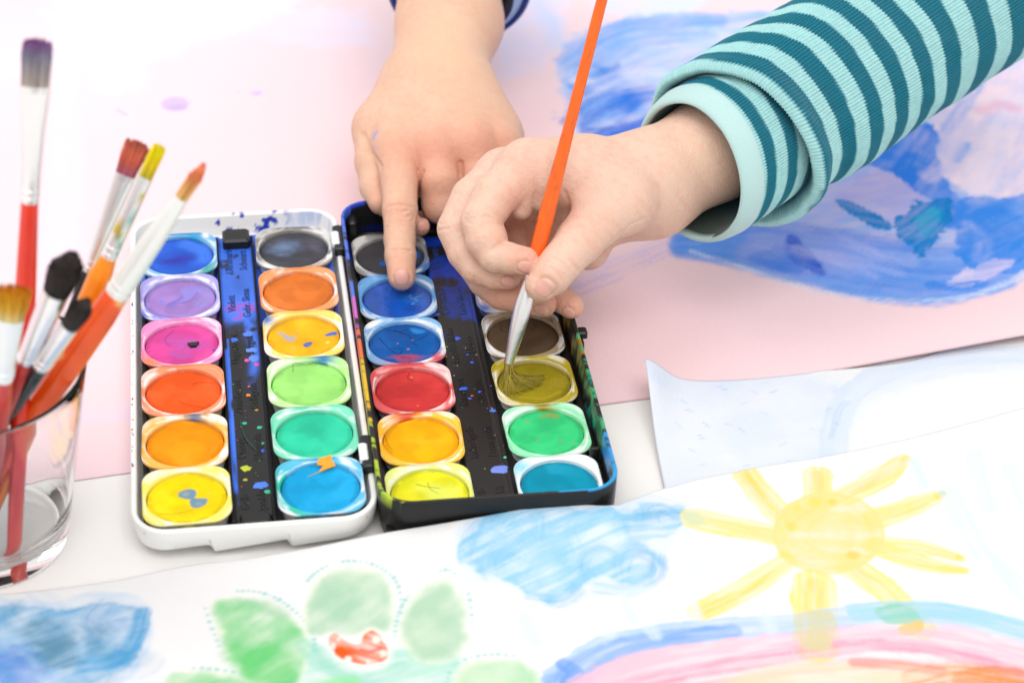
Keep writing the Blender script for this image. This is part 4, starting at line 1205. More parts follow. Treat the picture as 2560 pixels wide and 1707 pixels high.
# ------------------------------------------------------------------ hands: one smooth surface grown round bones
class Flesh:
    def __init__(s, lo, hi, h):
        s.lo, s.h = np.array(lo, float), h
        s.n = np.ceil((np.array(hi) - s.lo) / h).astype(int) + 1
        s.ax = [(s.lo[i] + np.arange(s.n[i]) * h).astype(np.float32) for i in range(3)]

    def field(s):
        return np.full(s.n, 9.0, np.float32)

    def block(s, a, b, m):
        lo = np.minimum(a, b) - m
        hi = np.maximum(a, b) + m
        i0 = np.clip(np.floor((lo - s.lo) / s.h).astype(int), 0, s.n)
        i1 = np.clip(np.ceil((hi - s.lo) / s.h).astype(int) + 1, 0, s.n)
        sl = tuple(slice(i0[k], i1[k]) for k in range(3))
        g = np.meshgrid(*[s.ax[k][sl[k]] for k in range(3)], indexing='ij', sparse=True)
        return sl, g

    def bone(s, D, a, b, ra, rb, k=0.2):
        """smooth union of a tapered capsule into the field D"""
        a, b = np.asarray(a, float), np.asarray(b, float)
        sl, g = s.block(a, b, max(ra, rb) + k + 0.6)
        if any(x.stop <= x.start for x in sl): return
        ba = b - a
        l2 = ba @ ba + 1e-9
        px_, py_, pz_ = g[0] - a[0], g[1] - a[1], g[2] - a[2]
        t = np.clip((px_ * ba[0] + py_ * ba[1] + pz_ * ba[2]) / l2, 0, 1)
        d = np.sqrt((px_ - t * ba[0]) ** 2 + (py_ - t * ba[1]) ** 2 + (pz_ - t * ba[2]) ** 2) - (ra + t * (rb - ra))
        D[sl] = smin(D[sl], d.astype(np.float32), k)

    def chain(s, D, P, R, k=0.15):
        for i in range(len(P) - 1):
            s.bone(D, P[i], P[i + 1], R[i], R[i + 1], k)

    def groove(s, D, P, w, depth):
        """presses a fold along the path P into the surface"""
        P = np.asarray(P, float)
        for i in range(len(P) - 1):
            pass
        sl, g = s.block(P.min(0), P.max(0), w * 3)
        if any(x.stop <= x.start for x in sl): return
        best = None
        for i in range(len(P) - 1):
            a, ba = P[i], P[i + 1] - P[i]
            l2 = ba @ ba + 1e-9
            px_, py_, pz_ = g[0] - a[0], g[1] - a[1], g[2] - a[2]
            t = np.clip((px_ * ba[0] + py_ * ba[1] + pz_ * ba[2]) / l2, 0, 1)
            d2 = (px_ - t * ba[0]) ** 2 + (py_ - t * ba[1]) ** 2 + (pz_ - t * ba[2]) ** 2
            best = d2 if best is None else np.minimum(best, d2)
        D[sl] += (depth * np.exp(-best / (w * w))).astype(np.float32)

    def sample(s, D, P):
        q_ = (np.asarray(P, float) - s.lo) / s.h
        q_ = np.clip(q_, 0, np.array(s.n) - 1.001)
        i = np.floor(q_).astype(int)
        f = q_ - i
        r = 0
        for dx in (0, 1):
            for dy in (0, 1):
                for dz in (0, 1):
                    w = (f[..., 0] if dx else 1 - f[..., 0]) * (f[..., 1] if dy else 1 - f[..., 1]) * (f[..., 2] if dz else 1 - f[..., 2])
                    r = r + w * D[i[..., 0] + dx, i[..., 1] + dy, i[..., 2] + dz]
        return r

    def normal(s, D, P):
        e = s.h
        g = np.stack([s.sample(D, P + np.eye(3)[k] * e) - s.sample(D, P - np.eye(3)[k] * e) for k in range(3)], -1)
        return g / (np.linalg.norm(g, axis=-1, keepdims=True) + 1e-9)

    def hit(s, D, x, y):
        """the first surface point seen through pixel x, y"""
        d = ray(x, y)
        t = 55.0
        for _ in range(400):
            P = CAM + d * t
            v = 1.0
            if np.all(P >= s.lo) and np.all(P <= s.lo + s.h * (np.array(s.n) - 1)):
                v = float(s.sample(D, P[None])[0])
                if v < 0.004: return P
            t += max(min(v * 0.6, 0.5), 0.01)
            if t > 110: break
        return None

    def skin(s, D, relax=2):
        """surface nets"""
        ins = D < 0
        nx, ny, nz = D.shape
        cs = np.zeros((nx - 1, ny - 1, nz - 1), np.int8)
        for dx in (0, 1):
            for dy in (0, 1):
                for dz in (0, 1):
                    cs += ins[dx:nx - 1 + dx, dy:ny - 1 + dy, dz:nz - 1 + dz]
        act = np.argwhere((cs > 0) & (cs < 8))
        vid = np.full(cs.shape, -1, np.int32)
        vid[act[:, 0], act[:, 1], act[:, 2]] = np.arange(len(act))
        acc = np.zeros((len(act), 3))
        cnt = np.zeros(len(act))
        off = [(a, b, c) for a in (0, 1) for b in (0, 1) for c in (0, 1)]
        val = {o: D[act[:, 0] + o[0], act[:, 1] + o[1], act[:, 2] + o[2]] for o in off}
        for o in off:
            for k in range(3):
                if o[k] == 0:
                    p2 = list(o)
                    p2[k] = 1
                    v0, v1 = val[o], val[tuple(p2)]
                    m = (v0 < 0) != (v1 < 0)
                    t = np.where(m, v0 / np.where(m, v0 - v1, 1), 0)
                    pt = np.tile(np.array(o, float), (len(act), 1))
                    pt[:, k] = t
                    acc[m] += pt[m]
                    cnt[m] += 1
        V = s.lo + (act + acc / cnt[:, None]) * s.h
        Fs = []
        for k in range(3):
            sh = [slice(None)] * 3
            s0, s1 = list(sh), list(sh)
            s0[k], s1[k] = slice(0, -1), slice(1, None)
            ch = ins[tuple(s0)] != ins[tuple(s1)]
            i1_, i2_ = [(1, 2), (2, 0), (0, 1)][k]
            e = np.argwhere(ch)
            e = e[(e[:, i1_] > 0) & (e[:, i2_] > 0) & (e[:, i1_] < D.shape[i1_] - 1) & (e[:, i2_] < D.shape[i2_] - 1)]
            q_ = []
            for da, db in ((-1, -1), (0, -1), (0, 0), (-1, 0)):
                c = e.copy()
                c[:, i1_] += da
                c[:, i2_] += db
                q_.append(vid[c[:, 0], c[:, 1], c[:, 2]])
            Q = np.stack(q_, 1)
            fl = ~ins[e[:, 0], e[:, 1], e[:, 2]]
            Q[fl] = Q[fl][:, ::-1]
            Fs.append(Q)
        F = np.vstack(Fs)
        F = F[(F >= 0).all(1)]
        E_ = np.vstack([F[:, [0, 1]], F[:, [1, 2]], F[:, [2, 3]], F[:, [3, 0]]])
        for it in range(relax):
            for lam in (0.5, -0.45):
                A = np.zeros_like(V)
                c = np.bincount(E_[:, 0], minlength=len(V)) + np.bincount(E_[:, 1], minlength=len(V))
                for k in range(3):
                    A[:, k] = np.bincount(E_[:, 0], V[E_[:, 1], k], len(V)) + np.bincount(E_[:, 1], V[E_[:, 0], k], len(V))
                V = V + lam * (A / np.maximum(c, 1)[:, None] - V)
        return V, F


def smin(a, b, k):
    h = np.maximum(k - np.abs(a - b), 0) / k
    return np.minimum(a, b) - h * h * k * 0.25


def nail_frame(fl, D, px_, axis_px):
    c = fl.hit(D, *px_)
    c2 = fl.hit(D, *axis_px)
    if c2 is None: c2 = c + (pd(axis_px[0], axis_px[1], 77) - pd(px_[0], px_[1], 77))
    axis = c2 - c
    n = fl.normal(D, c[None])[0]
    a = axis - n * (axis @ n)
    a /= np.linalg.norm(a)
    return c, a, np.cross(n, a), n


def on_nail(fl, D, fr, u, v, w, l):
    c, a, b, n = fr
    P = c + a * (u * l / 2) + b * (v * w / 2 * (1 - 0.08 * max(-u, 0)))
    for _ in range(6): P = P - fl.normal(D, P[None])[0] * fl.sample(D, P[None])[0] * 0.9
    return P


def sq_uv(u, v, e=3.0):
    k = (abs(u) ** e + abs(v) ** e) ** (1 / e)
    f = max(abs(u), abs(v)) / k if k > 1e-6 else 1
    return u * f, v * f


def press_nail(fl, D, D0, fr, w, l):
    """the fold of skin round the nail"""
    rim = []
    for t in np.linspace(-0.15, math.pi + 0.15, 18):
        u, v = -math.sin(t) * 1.1, math.cos(t) * 1.08
        m = max(abs(u), abs(v))
        k = (abs(u) ** 3 + abs(v) ** 3) ** (1 / 3)
        rim.append(on_nail(fl, D0, fr, u * 1.08 / k, v * 1.06 / k, w, l))
    fl.groove(D, rim, 0.055, 0.12)


def nail(fl, D0, fr, w, l, parent, org):
    """a curved plate let into the fingertip, its free edge at the far end"""
    c, a, b, n = fr
    NU, NV = 19, 17
    V, C = [], []
    for i in range(NU):
        for j in range(NV):
            u, v = i / (NU - 1) * 2 - 1, j / (NV - 1) * 2 - 1
            uu, vv = sq_uv(u, v)
            P = on_nail(fl, D0, fr, uu, vv, w, l)
            m = max(abs(u), abs(v))
            V.append(P + fl.normal(D0, P[None])[0] * (0.022 * (1 - m ** 8) - 0.02 * m ** 10 + 0.012 * max(uu, 0) ** 3) - org)
            e = sst(0.80, 0.9, uu + 0.10 * vv * vv)
            moon = math.exp(-((uu + 1.0) ** 2 + (vv * 0.9) ** 2) / 0.18) * 0.35
            C.append(np.array([0.70, 0.37, 0.31]) * (1 - e) * (1 - moon) + np.array([0.80, 0.66, 0.57]) * (e + moon * (1 - e)))
    return obj('fingernail', np.array(V), grid_faces(NU, NV), M['nail'], parent, colors=np.array(C))


def skin_colors(V, spots, seed, base=(0.69, 0.435, 0.31), red=(0.70, 0.30, 0.21), pale=(0.72, 0.50, 0.375)):
    n = fbm(V[:, 0] * 1.3 + V[:, 2], V[:, 1] * 1.3 - V[:, 2] * 0.7, seed, 4)
    n2 = fbm(V[:, 0] * 5 + V[:, 2] * 3, V[:, 1] * 5 + V[:, 2] * 2, seed + 3, 3)
    C = np.tile(base, (len(V), 1)).astype(float)
    f = (sst(0.45, 0.75, n) * 0.35)[:, None]
    C = C * (1 - f) + np.array(pale) * f
    f = (sst(0.4, 0.8, n2) * 0.24)[:, None]
    C = C * (1 - f) + np.array(red) * f
    for P, r, a, col in spots:
        if P is None: continue
        w = (1.25 * a * np.exp(-((V - P) ** 2).sum(1) / (r * r)) * (0.75 + 0.5 * n2))[:, None]
        w = np.clip(w, 0, 1)
        C = C * (1 - w) + np.array(red if col is None else col) * w
    return C


def gp(x, y, z):
    return up(x, y, z)


# ---- the hand that points: forearm from the back, index finger on the deep blue pan
f1 = Flesh((-9.2, 3.5, 0.4), (3.2, 27.0, 9.0), 0.050)
P1 = f1.field()
wr = [gp(1052, 205, 4.35), gp(1124, 205, 4.35)]
for (x0, y0, z0, x1, y1, z1, ra, rb) in [
    (1058, 205, 4.3, 1088, 60, 5.1, 1.38, 1.42), (1118, 205, 4.3, 1158, 60, 5.1, 1.4, 1.46), (1088, 205, 4.3, 1122, 60, 5.1, 1.5, 1.55),
    (1088, 60, 5.1, 1086, -90, 6.2, 1.42, 1.5), (1158, 60, 5.1, 1160, -90, 6.2, 1.46, 1.55), (1122, 60, 5.1, 1122, -90, 6.2, 1.55, 1.65)]:
    f1.bone(P1, gp(x0, y0, z0), gp(x1, y1, z1), ra, rb, 0.9)
MC1 = {'i': gp(992, 368, 3.45), 'm': gp(1085, 362, 3.65), 'r': gp(1172, 362, 3.6), 'l': gp(1246, 366, 3.25)}
for k_, ra, x in (('i', 0.95, 1045), ('m', 1.0, 1075), ('r', 0.98, 1105), ('l', 0.86, 1135)):
    f1.bone(P1, MC1[k_], gp(x, 215, 4.25), ra, 1.3, 0.8)
f1.bone(P1, gp(945, 300, 3.5), gp(1040, 230, 4.1), 0.85, 1.3, 0.8)
f1.bone(P1, gp(955, 330, 3.2), gp(985, 345, 3.2), 0.85, 0.9, 0.7)
f1.bone(P1, gp(1262, 350, 3.0), gp(1165, 230, 4.1), 0.62, 1.05, 0.8)
f1.bone(P1, gp(1235, 330, 3.2), gp(1150, 240, 4.0), 0.9, 1.2, 0.8)


def finger(fl, P, R, D0, k_base, k=0.14, reach=1.5):
    """a finger grown on its own; blends into the palm only near its root"""
    D = fl.field()
    fl.chain(D, P, R, k)
    return D, np.asarray(P[0], float), k_base, reach


def join(fl, palm, fingers, k_touch=0.05):
    out = palm.copy()
    g = np.meshgrid(*fl.ax, indexing='ij', sparse=True)
    near = [f for f in fingers]
    res = None
    for D, root, kb, reach in fingers:
        d = np.sqrt((g[0] - root[0]) ** 2 + (g[1] - root[1]) ** 2 + (g[2] - root[2]) ** 2)
        kk = (k_touch + (kb - k_touch) * (1 - np.clip((d - reach * 0.5) / reach, 0, 1))).astype(np.float32)
        u = smin(palm, D, kk)
        res = u if res is None else smin(res, u, k_touch * 0.7)
    return np.minimum(res, out)


ix1 = [gp(992, 368, 3.45), gp(999, 455, 2.95), gp(1000, 527, 2.5), gp(999, 600, 1.92), gp(1001, 640, 1.72), gp(1004, 692, 1.48)]
fing1 = [finger(f1, ix1, [0.9, 0.70, 0.66, 0.585, 0.58, 0.52], P1, 0.6),
         finger(f1, [MC1['m'], gp(1098, 450, 2.85), gp(1103, 512, 1.95), gp(1095, 500, 1.2), gp(1090, 470, 1.1)], [0.95, 0.76, 0.74, 0.62, 0.55], P1, 0.6),
         finger(f1, [MC1['r'], gp(1196, 440, 2.8), gp(1204, 505, 1.95), gp(1195, 490, 1.2), gp(1190, 465, 1.1)], [0.92, 0.74, 0.7, 0.6, 0.55], P1, 0.6),
         finger(f1, [MC1['l'], gp(1275, 440, 2.5), gp(1280, 490, 1.85), gp(1270, 470, 1.2), gp(1262, 450, 1.1)], [0.8, 0.62, 0.58, 0.52, 0.48], P1, 0.6),
         finger(f1, [gp(936, 330, 3.2), gp(930, 405, 2.75), gp(936, 468, 2.2), gp(950, 508, 1.95)], [0.85, 0.66, 0.56, 0.45], P1, 0.6, 0.2),
         finger(f1, [gp(952, 508, 1.9), gp(1000, 540, 1.55), gp(1050, 566, 1.45)], [0.42, 0.42, 0.38], P1, 0.05)]
f1.bone(P1, gp(1043, 390, 2.5), gp(1054, 530, 1.1), 0.5, 0.42, 0.1)
D1 = join(f1, P1, fing1)
H1 = lambda pts: [q_ for q_ in (f1.hit(D1, x, y) for x, y in pts) if q_ is not None]
folds1 = [([(970, 518), (985, 513), (1000, 512), (1018, 515), (1032, 520)], 0.05, 0.026), ([(974, 541), (988, 535), (1000, 538), (1012, 543), (1028, 539)], 0.05, 0.026), ([(976, 526), (971, 536), (968, 548)], 0.05, 0.02), ([(1033, 528), (1037, 540), (1031, 550)], 0.05, 0.02), ([(988, 527), (1003, 531), (1020, 526)], 0.05, 0.02), ([(1000, 522), (1010, 536)], 0.04, 0.014),
          ([(976, 627), (1000, 624), (1028, 628)], 0.05, 0.024), ([(980, 615), (1003, 611), (1022, 614)], 0.05, 0.016), ([(984, 634), (1004, 632), (1020, 634)], 0.05, 0.012), ([(965, 557), (1000, 555), (1033, 557)], 0.05, 0.010), ([(965, 569), (1000, 567), (1032, 569)], 0.05, 0.008), ([(969, 500), (1000, 494), (1030, 498)], 0.05, 0.010), ([(970, 486), (1000, 480), (1028, 485)], 0.05, 0.008), ([(972, 470), (1000, 464), (1026, 470)], 0.05, 0.007),
          ([(906, 338), (922, 372), (940, 400), (951, 418)], 0.12, 0.08), ([(1056, 430), (1050, 470), (1047, 510), (1056, 545)], 0.1, 0.05), ([(1152, 408), (1154, 440), (1152, 470)], 0.09, 0.08)]
for pts, w, dp in folds1:
    hp = H1(pts)
    if len(hp) > 1: f1.groove(D1, hp, w * 0.85, dp * 3.6)
D10 = D1.copy()
nails1 = [(nail_frame(f1, D10, p_, q_), w, l) for p_, q_, w, l in [((1004, 694), (1003.5, 706), 0.74, 0.74), ((1054, 566), (1056, 576), 0.5, 0.5)]]
for fr, w, l in nails1: press_nail(f1, D1, D10, fr, w, l)
V1, F1 = f1.skin(D1)
sp1 = [(f1.hit(D1, x, y), r, a, c) for x, y, r, a, c in [
    (1000, 527, 0.75, 0.35, None), (1000, 660, 0.7, 0.35, None), (990, 380, 1.1, 0.35, None), (1085, 380, 1.2, 0.45, None), (1180, 375, 1.2, 0.5, None), (1090, 480, 0.9, 0.3, None), (1250, 350, 0.9, 0.4, None), (1050, 565, 0.5, 0.4, None), (940, 505, 0.5, 0.25, None),
    (938, 335, 0.16, 0.7, hx('8a98d0')), (933, 345, 0.13, 0.5, hx('8a98d0')), (935, 372, 0.12, 0.3, hx('8a98d0')), (1130, 90, 1.6, 0.25, (0.8, 0.55, 0.36)), (1120, 150, 1.4, 0.2, (0.8, 0.55, 0.36))]]
p1c = gp(1100, 100, 0)
per1 = empty('person', (p1c[0], p1c[1], 0), 'child in a navy cuffed sleeve pointing an index finger at the deep blue paint pan', 'person')
body1 = obj('body', V1 - np.array([p1c[0], p1c[1], 0]), F1, M['skin'], per1, colors=skin_colors(V1, sp1, 5))


for fr, w, l in nails1: nail(f1, D10, fr, w, l, per1, np.array([p1c[0], p1c[1], 0]))

# ---- the hand that holds the brush
BT0, BT1 = pd(1271.5, 908, 77.35), pd(1509, -16, 74.9)           # axis of the held brush: end of the ferrule, far up the handle


def bdep(y):
    return float(np.interp(y, [-16, 908], [74.9, 77.35]))


f2 = Flesh((-4.2, -1.5, 0.9), (13.0, 13.0, 9.6), 0.052)
P2 = f2.field()
q = pd
IM, MM, RM, LM = q(1322, 424, 78.2), q(1258, 440, 79.2), q(1245, 480, 80.4), q(1300, 520, 81.2)
for a, b, ra, rb, k in [
    (IM, q(1450, 432, 78.6), 1.12, 1.18, 0.7), (q(1450, 432, 78.6), q(1610, 440, 79.6), 1.18, 1.45, 0.8),
    (MM, q(1450, 445, 79.6), 0.95, 1.2, 0.6), (RM, q(1460, 500, 80.6), 0.9, 1.2, 0.6), (LM, q(1500, 540, 81.0), 0.85, 1.1, 0.6),
    (q(1450, 470, 79.8), q(1620, 465, 80.2), 1.3, 1.55, 0.8), (q(1500, 530, 80.6), q(1630, 490, 80.4), 1.1, 1.45, 0.8),
    (q(1612, 437, 79.6), q(1775, 358, 80.3), 1.42, 1.5, 0.8), (q(1632, 480, 80.2), q(1790, 385, 80.9), 1.42, 1.55, 0.8), (q(1775, 358, 80.3), q(1960, 275, 82.2), 1.55, 1.65, 0.8), (q(1790, 385, 80.9), q(1970, 300, 82.6), 1.6, 1.65, 0.8),
    (q(1555, 505, 78.4), q(1625, 455, 79.5), 1.05, 1.4, 0.8), (q(1548, 500, 78.0), q(1470, 440, 78.4), 0.95, 1.0, 0.8),
    (q(1300, 560, 81.4), q(1470, 620, 80.2), 0.8, 0.8, 0.5), (q(1280, 600, 81.6), q(1400, 620, 81.2), 0.8, 0.8, 0.4)]:
    f2.bone(P2, a, b, ra, rb, k)
pads2 = f2.field()
f2.chain(pads2, [q(1320, 405, 77.95), q(1311, 462, 77.68), q(1303, 522, 77.95)], [0.62, 0.56, 0.40], 0.1)
pads3 = f2.field()
f2.chain(pads3, [q(1368, 400, 78.0), q(1363, 455, 77.66), q(1356, 502, 77.9)], [0.62, 0.54, 0.42], 0.1)
fing2 = [
    (pads2, q(1318, 415, 77.3), 0.5, 0.55), (pads3, q(1365, 410, 77.3), 0.5, 0.6),
    finger(f2, [IM, q(1240, 488, 77.5), q(1203, 552, 77.15), q(1217, 600, 76.95), q(1238, 641, 76.8), q(1270, 645, 76.62), q(1312, 652, 76.45)], [1.0, 0.82, 0.72, 0.745, 0.60, 0.56, 0.50], P2, 0.5, 0.05),
    finger(f2, [MM, q(1180, 495, 78.6), q(1143, 572, 78.3), q(1165, 630, 78.1), q(1192, 668, 77.95), q(1235, 686, 77.75), q(1270, 690, 77.6)], [0.92, 0.76, 0.72, 0.68, 0.61, 0.55, 0.48], P2, 0.5, 0.06),
    finger(f2, [RM, q(1180, 560, 79.9), q(1175, 640, 79.6), q(1215, 700, 79.2), q(1255, 733, 78.9), q(1310, 750, 78.5), q(1360, 760, 78.3)], [0.85, 0.72, 0.7, 0.64, 0.6, 0.52, 0.46], P2, 0.5, 0.1),
    finger(f2, [LM, q(1270, 600, 81.0), q(1275, 660, 80.5), q(1330, 700, 79.8), q(1385, 735, 79.2), q(1428, 765, 78.75)], [0.8, 0.62, 0.6, 0.56, 0.53, 0.46], P2, 0.5, 0.1),
    finger(f2, [q(1552, 498, 78.0), q(1490, 555, 77.3), q(1447, 604, 76.8), q(1400, 660, 76.35), q(1378, 688, 76.25), q(1353, 713, 76.2)], [1.02, 0.94, 0.84, 0.72, 0.70, 0.58], P2, 0.8, 0.12, 2.2)]
D2 = join(f2, P2, fing2, 0.045)
H2 = lambda pts: [q_ for q_ in (f2.hit(D2, x, y) for x, y in pts) if q_ is not None]
folds2 = [([(1209, 543), (1226, 546), (1243, 554), (1260, 564)], 0.07, 0.05), ([(1231, 626), (1245, 613), (1262, 607), (1274, 607)], 0.07, 0.05),
          ([(1158, 546), (1172, 550), (1184, 545)], 0.05, 0.02), ([(1162, 556), (1178, 558)], 0.05, 0.018), ([(1160, 536), (1172, 538)], 0.05, 0.014), ([(1096, 577), (1110, 572), (1122, 573)], 0.05, 0.02), ([(1100, 602), (1118, 592)], 0.05, 0.014), ([(1098, 560), (1112, 560)], 0.05, 0.012),
          ([(1388, 632), (1410, 641), (1430, 658), (1446, 680)], 0.05, 0.022), ([(1372, 668), (1390, 680), (1404, 702)], 0.05, 0.018), ([(1380, 645), (1400, 655), (1420, 675)], 0.05, 0.012), ([(1188, 690), (1184, 708)], 0.05, 0.018), ([(1220, 660), (1216, 676)], 0.05, 0.014),
          ([(1366, 760), (1372, 772), (1374, 786)], 0.05, 0.035), ([(1545, 598), (1575, 562), (1610, 546)], 0.05, 0.014), ([(1527, 606), (1560, 575)], 0.05, 0.014), ([(1412, 480), (1424, 515), (1416, 545)], 0.07, 0.03)]
for pts, w, dp in folds2:
    hp = H2(pts)
    if len(hp) > 1: f2.groove(D2, hp, w * 0.85, dp * 3.6)
D20 = D2.copy()
nails2 = [(nail_frame(f2, D20, p_, q_), w, l) for p_, q_, w, l in [((1314, 670), (1328, 671), 0.52, 0.6), ((1272, 706), (1286, 709), 0.52, 0.6), ((1361, 724), (1349, 738), 0.78, 0.74), ((1352, 776), (1366, 780), 0.46, 0.5), ((1420, 783), (1434, 791), 0.46, 0.5)]]
for fr, w, l in nails2: press_nail(f2, D2, D20, fr, w, l)
V2, F2 = f2.skin(D2)
sp2 = [(f2.hit(D2, x, y), r, a, c) for x, y, r, a, c in [
    (1325, 640, 0.55, 0.5, None), (1290, 635, 0.5, 0.3, None), (1270, 700, 0.5, 0.35, None), (1360, 720, 0.55, 0.3, None), (1380, 765, 0.6, 0.5, None), (1440, 770, 0.7, 0.5, None), (1260, 755, 0.9, 0.45, None), (1310, 420, 0.8, 0.2, None), (1240, 580, 0.6, 0.25, None), (1275, 510, 0.6, 0.25, None), (1310, 590, 1.2, 0.5, (0.62, 0.26, 0.18)), (1480, 560, 1.0, 0.15, None), (1730, 390, 1.2, 0.3, (0.8, 0.55, 0.38))]]
p2c = up(1700, 560, 0)
per2 = empty('person', (p2c[0], p2c[1], 0), 'child in a teal striped rolled sleeve holding the long orange brush in a bent hand', 'person')
body2 = obj('body', V2 - np.array([p2c[0], p2c[1], 0]), F2, M['skin'], per2, colors=skin_colors(V2, sp2, 9, base=(0.72, 0.49, 0.385)))
for fr, w, l in nails2: nail(f2, D20, fr, w, l, per2, np.array([p2c[0], p2c[1], 0]))


# ------------------------------------------------------------------ sleeves
def tube_frame(c0, c1):
    a = (c1 - c0) / np.linalg.norm(c1 - c0)
    e1 = np.array([0, 0, 1.0]) - a * a[2]
    e1 /= np.linalg.norm(e1)
    return a, e1, np.cross(a, e1)


def loft(c0, a, e1, e2, prof, th, org, rib=0.0, nrib=160, wob=0.0, seed=0):
    """prof(theta) -> arrays s, r ; returns vertices (rings along the profile, around theta) relative to org"""
    s, r = prof(th)                               # each (n_profile, n_theta)
    rr = r + rib * np.abs(np.cos(th * nrib / 2))[None, :]
    if wob:
        rr = rr + wob * (fbm(np.cos(th)[None, :] * 1.6 + s * 0.35, np.sin(th)[None, :] * 1.6 + s * 0.12, seed, 3) - 0.5) * 2
    P = c0 + s[..., None] * a + rr[..., None] * (np.cos(th)[None, :, None] * e1 + np.sin(th)[None, :, None] * e2)
    return P.reshape(-1, 3) - org, s, rr


def stripes(s, th, off, period, dark, c_dark, c_light, seed):
    w = s + 0.03 * (fbm(th * 9 + 40, s * 2, seed, 2) - 0.5) + 0.012 * np.cos(th * 178)
    w = w + 0.16 * (fbm(np.cos(th) * 2 + s * 0.25 + 9, np.sin(th) * 2 + s * 0.2, seed + 5, 2) - 0.5)
    ph = np.mod(w - off, period)
    k = sst(0, 0.05, ph) * (1 - sst(dark, dark + 0.05, ph))
    n = 0.9 + 0.2 * fbm(th * 30 + 9, s * 7, seed + 1, 2)
    return (np.asarray(c_light) * (1 - k[..., None]) + np.asarray(c_dark) * k[..., None]) * n[..., None]


TEAL, MINT, LINING = hx('066a7e'), hx('a8dbdc', 0.88), hx('bcdedd', 0.88)
org2 = np.array([p2c[0], p2c[1], 0])
sc0 = pd(1722, 432, 79.4)
sc1 = pd(2440, -44, 87.4)
sa, se1, se2 = tube_frame(sc0, sc1)
# the side that faces the camera and the table: there the fold hangs back furthest
low = -CF * 0.25 - CU * 0.9 + CR * 0.35
th_low = math.atan2(low @ se2, low @ se1)


def fold_s(th):
    return 2.2 + 1.0 * np.cos(th - th_low) + 0.5 * np.cos(th) + 0.12 * np.sin(3 * th + 1.0)


def prof_sleeve(th):
    sf = fold_s(th)
    rows_s, rows_r = [], []
    for ds, r in [(1.2, 2.72), (0.9, 2.8), (0.4, 2.88), (0.15, 2.94), (0.02, 3.02), (-0.03, 3.1), (0.0, 3.17), (0.08, 3.25), (0.2, 3.32), (0.35, 3.35), (0.5, 3.35), (0.7, 3.33), (0.9, 3.31)]:
        rows_s.append(sf + ds)
        rows_r.append(np.full_like(th, r))
    N = 215
    for i in range(N):
        f = (i + 1) / N
        s = sf + 0.9 + f * (21 - sf - 0.9)
        r = 3.3 + 0.05 * sst(0, 0.10, f) + 0.2 * sst(0.3, 1.0, f)
        rows_s.append(s)
        rows_r.append(np.broadcast_to(r, th.shape))
    rs_, rr_ = np.array(rows_s), np.array(rows_r)
    sag = 0.55 + 0.45 * np.cos(th - th_low)
    rr_ = rr_ + 0.32 * np.exp(-((rs_ - sf - 0.25) / 0.55) ** 2) * sag * (np.arange(len(rs_)) > 2)[:, None] - 0.18 * np.exp(-((rs_ - sf - 1.9) / 0.7) ** 2) * sag
    return rs_, rr_


def prof_cuff(th):
    rows = [(0.72, 2.6), (0.74, 2.66), (0.78, 2.74), (0.82, 2.82)] + [(0.8 + 0.07 * k, 2.82 - 0.03 * math.exp(-((0.8 + 0.07 * k - 1.82) / 0.06) ** 2)) for k in range(1, 52)]
    return (np.array([[s] * len(th) for s, _ in rows], float) + 0.5 * np.cos(th), np.array([[r] * len(th) for _, r in rows], float))


def prof_lining(th):
    rows = [(3.2, 2.3), (2.2, 2.34), (1.4, 2.38), (0.8, 2.42), (0.3, 2.46), (0.08, 2.5), (0.0, 2.55), (0.0, 2.61), (0.05, 2.68), (0.14, 2.735), (0.3, 2.80), (0.6, 2.86), (0.86, 2.90), (0.92, 2.87), (0.92, 2.76)]
    wav = 0.05 * np.cos(th * 2 + 0.7) + 0.5 * np.cos(th)
    return (np.array([s + wav for s, _ in rows]), np.array([[r] * len(th) for _, r in rows], float))


thr = np.linspace(0, 2 * math.pi, 890, endpoint=False)
V, s_, r_ = loft(sc0, sa, se1, se2, prof_sleeve, thr, org2, 0.085, wob=0.16, seed=3)
rel = s_ - fold_s(thr)[None, :] * np.clip(1 - (s_ - 3) / 8, 0, 1)
cs_ = stripes(rel, np.broadcast_to(thr, s_.shape), 0.3, 2.02, 1.04, TEAL, MINT, 2)
F = grid_faces(s_.shape[0], len(thr), wrap_v=True)
sleeve2 = obj('sleeve', V, F, M['knit'], per2, colors=cs_.reshape(-1, 3))
sleeve2['label'] = 'teal and mint striped ribbed sleeve rolled up'
V, s_, r_ = loft(sc0, sa, se1, se2, prof_cuff, thr, org2, 0.07, wob=0.04, seed=5)
cc = stripes(s_ - 0.5 * np.cos(thr), np.broadcast_to(thr, s_.shape), 0.97, 1.16, 0.56, TEAL, MINT, 4)
obj('cuff', V, grid_faces(s_.shape[0], len(thr), wrap_v=True), M['knit'], sleeve2, colors=cc.reshape(-1, 3))
thl = np.linspace(0, 2 * math.pi, 240, endpoint=False)
V, s_, r_ = loft(sc0, sa, se1, se2, prof_lining, thl, org2, 0, wob=0.04, seed=5)
lcol = np.tile(LINING, (V.shape[0], 1))
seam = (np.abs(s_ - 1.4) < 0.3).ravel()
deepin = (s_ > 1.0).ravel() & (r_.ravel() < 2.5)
lcol[(r_.ravel() < 2.5) & (s_.ravel() < 1.6)] = hx('3c4c47')  # inner face: the shade inside the cuff is put into the cloth colour
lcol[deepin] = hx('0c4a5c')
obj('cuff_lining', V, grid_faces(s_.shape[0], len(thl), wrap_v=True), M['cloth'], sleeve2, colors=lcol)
st_ = MB()
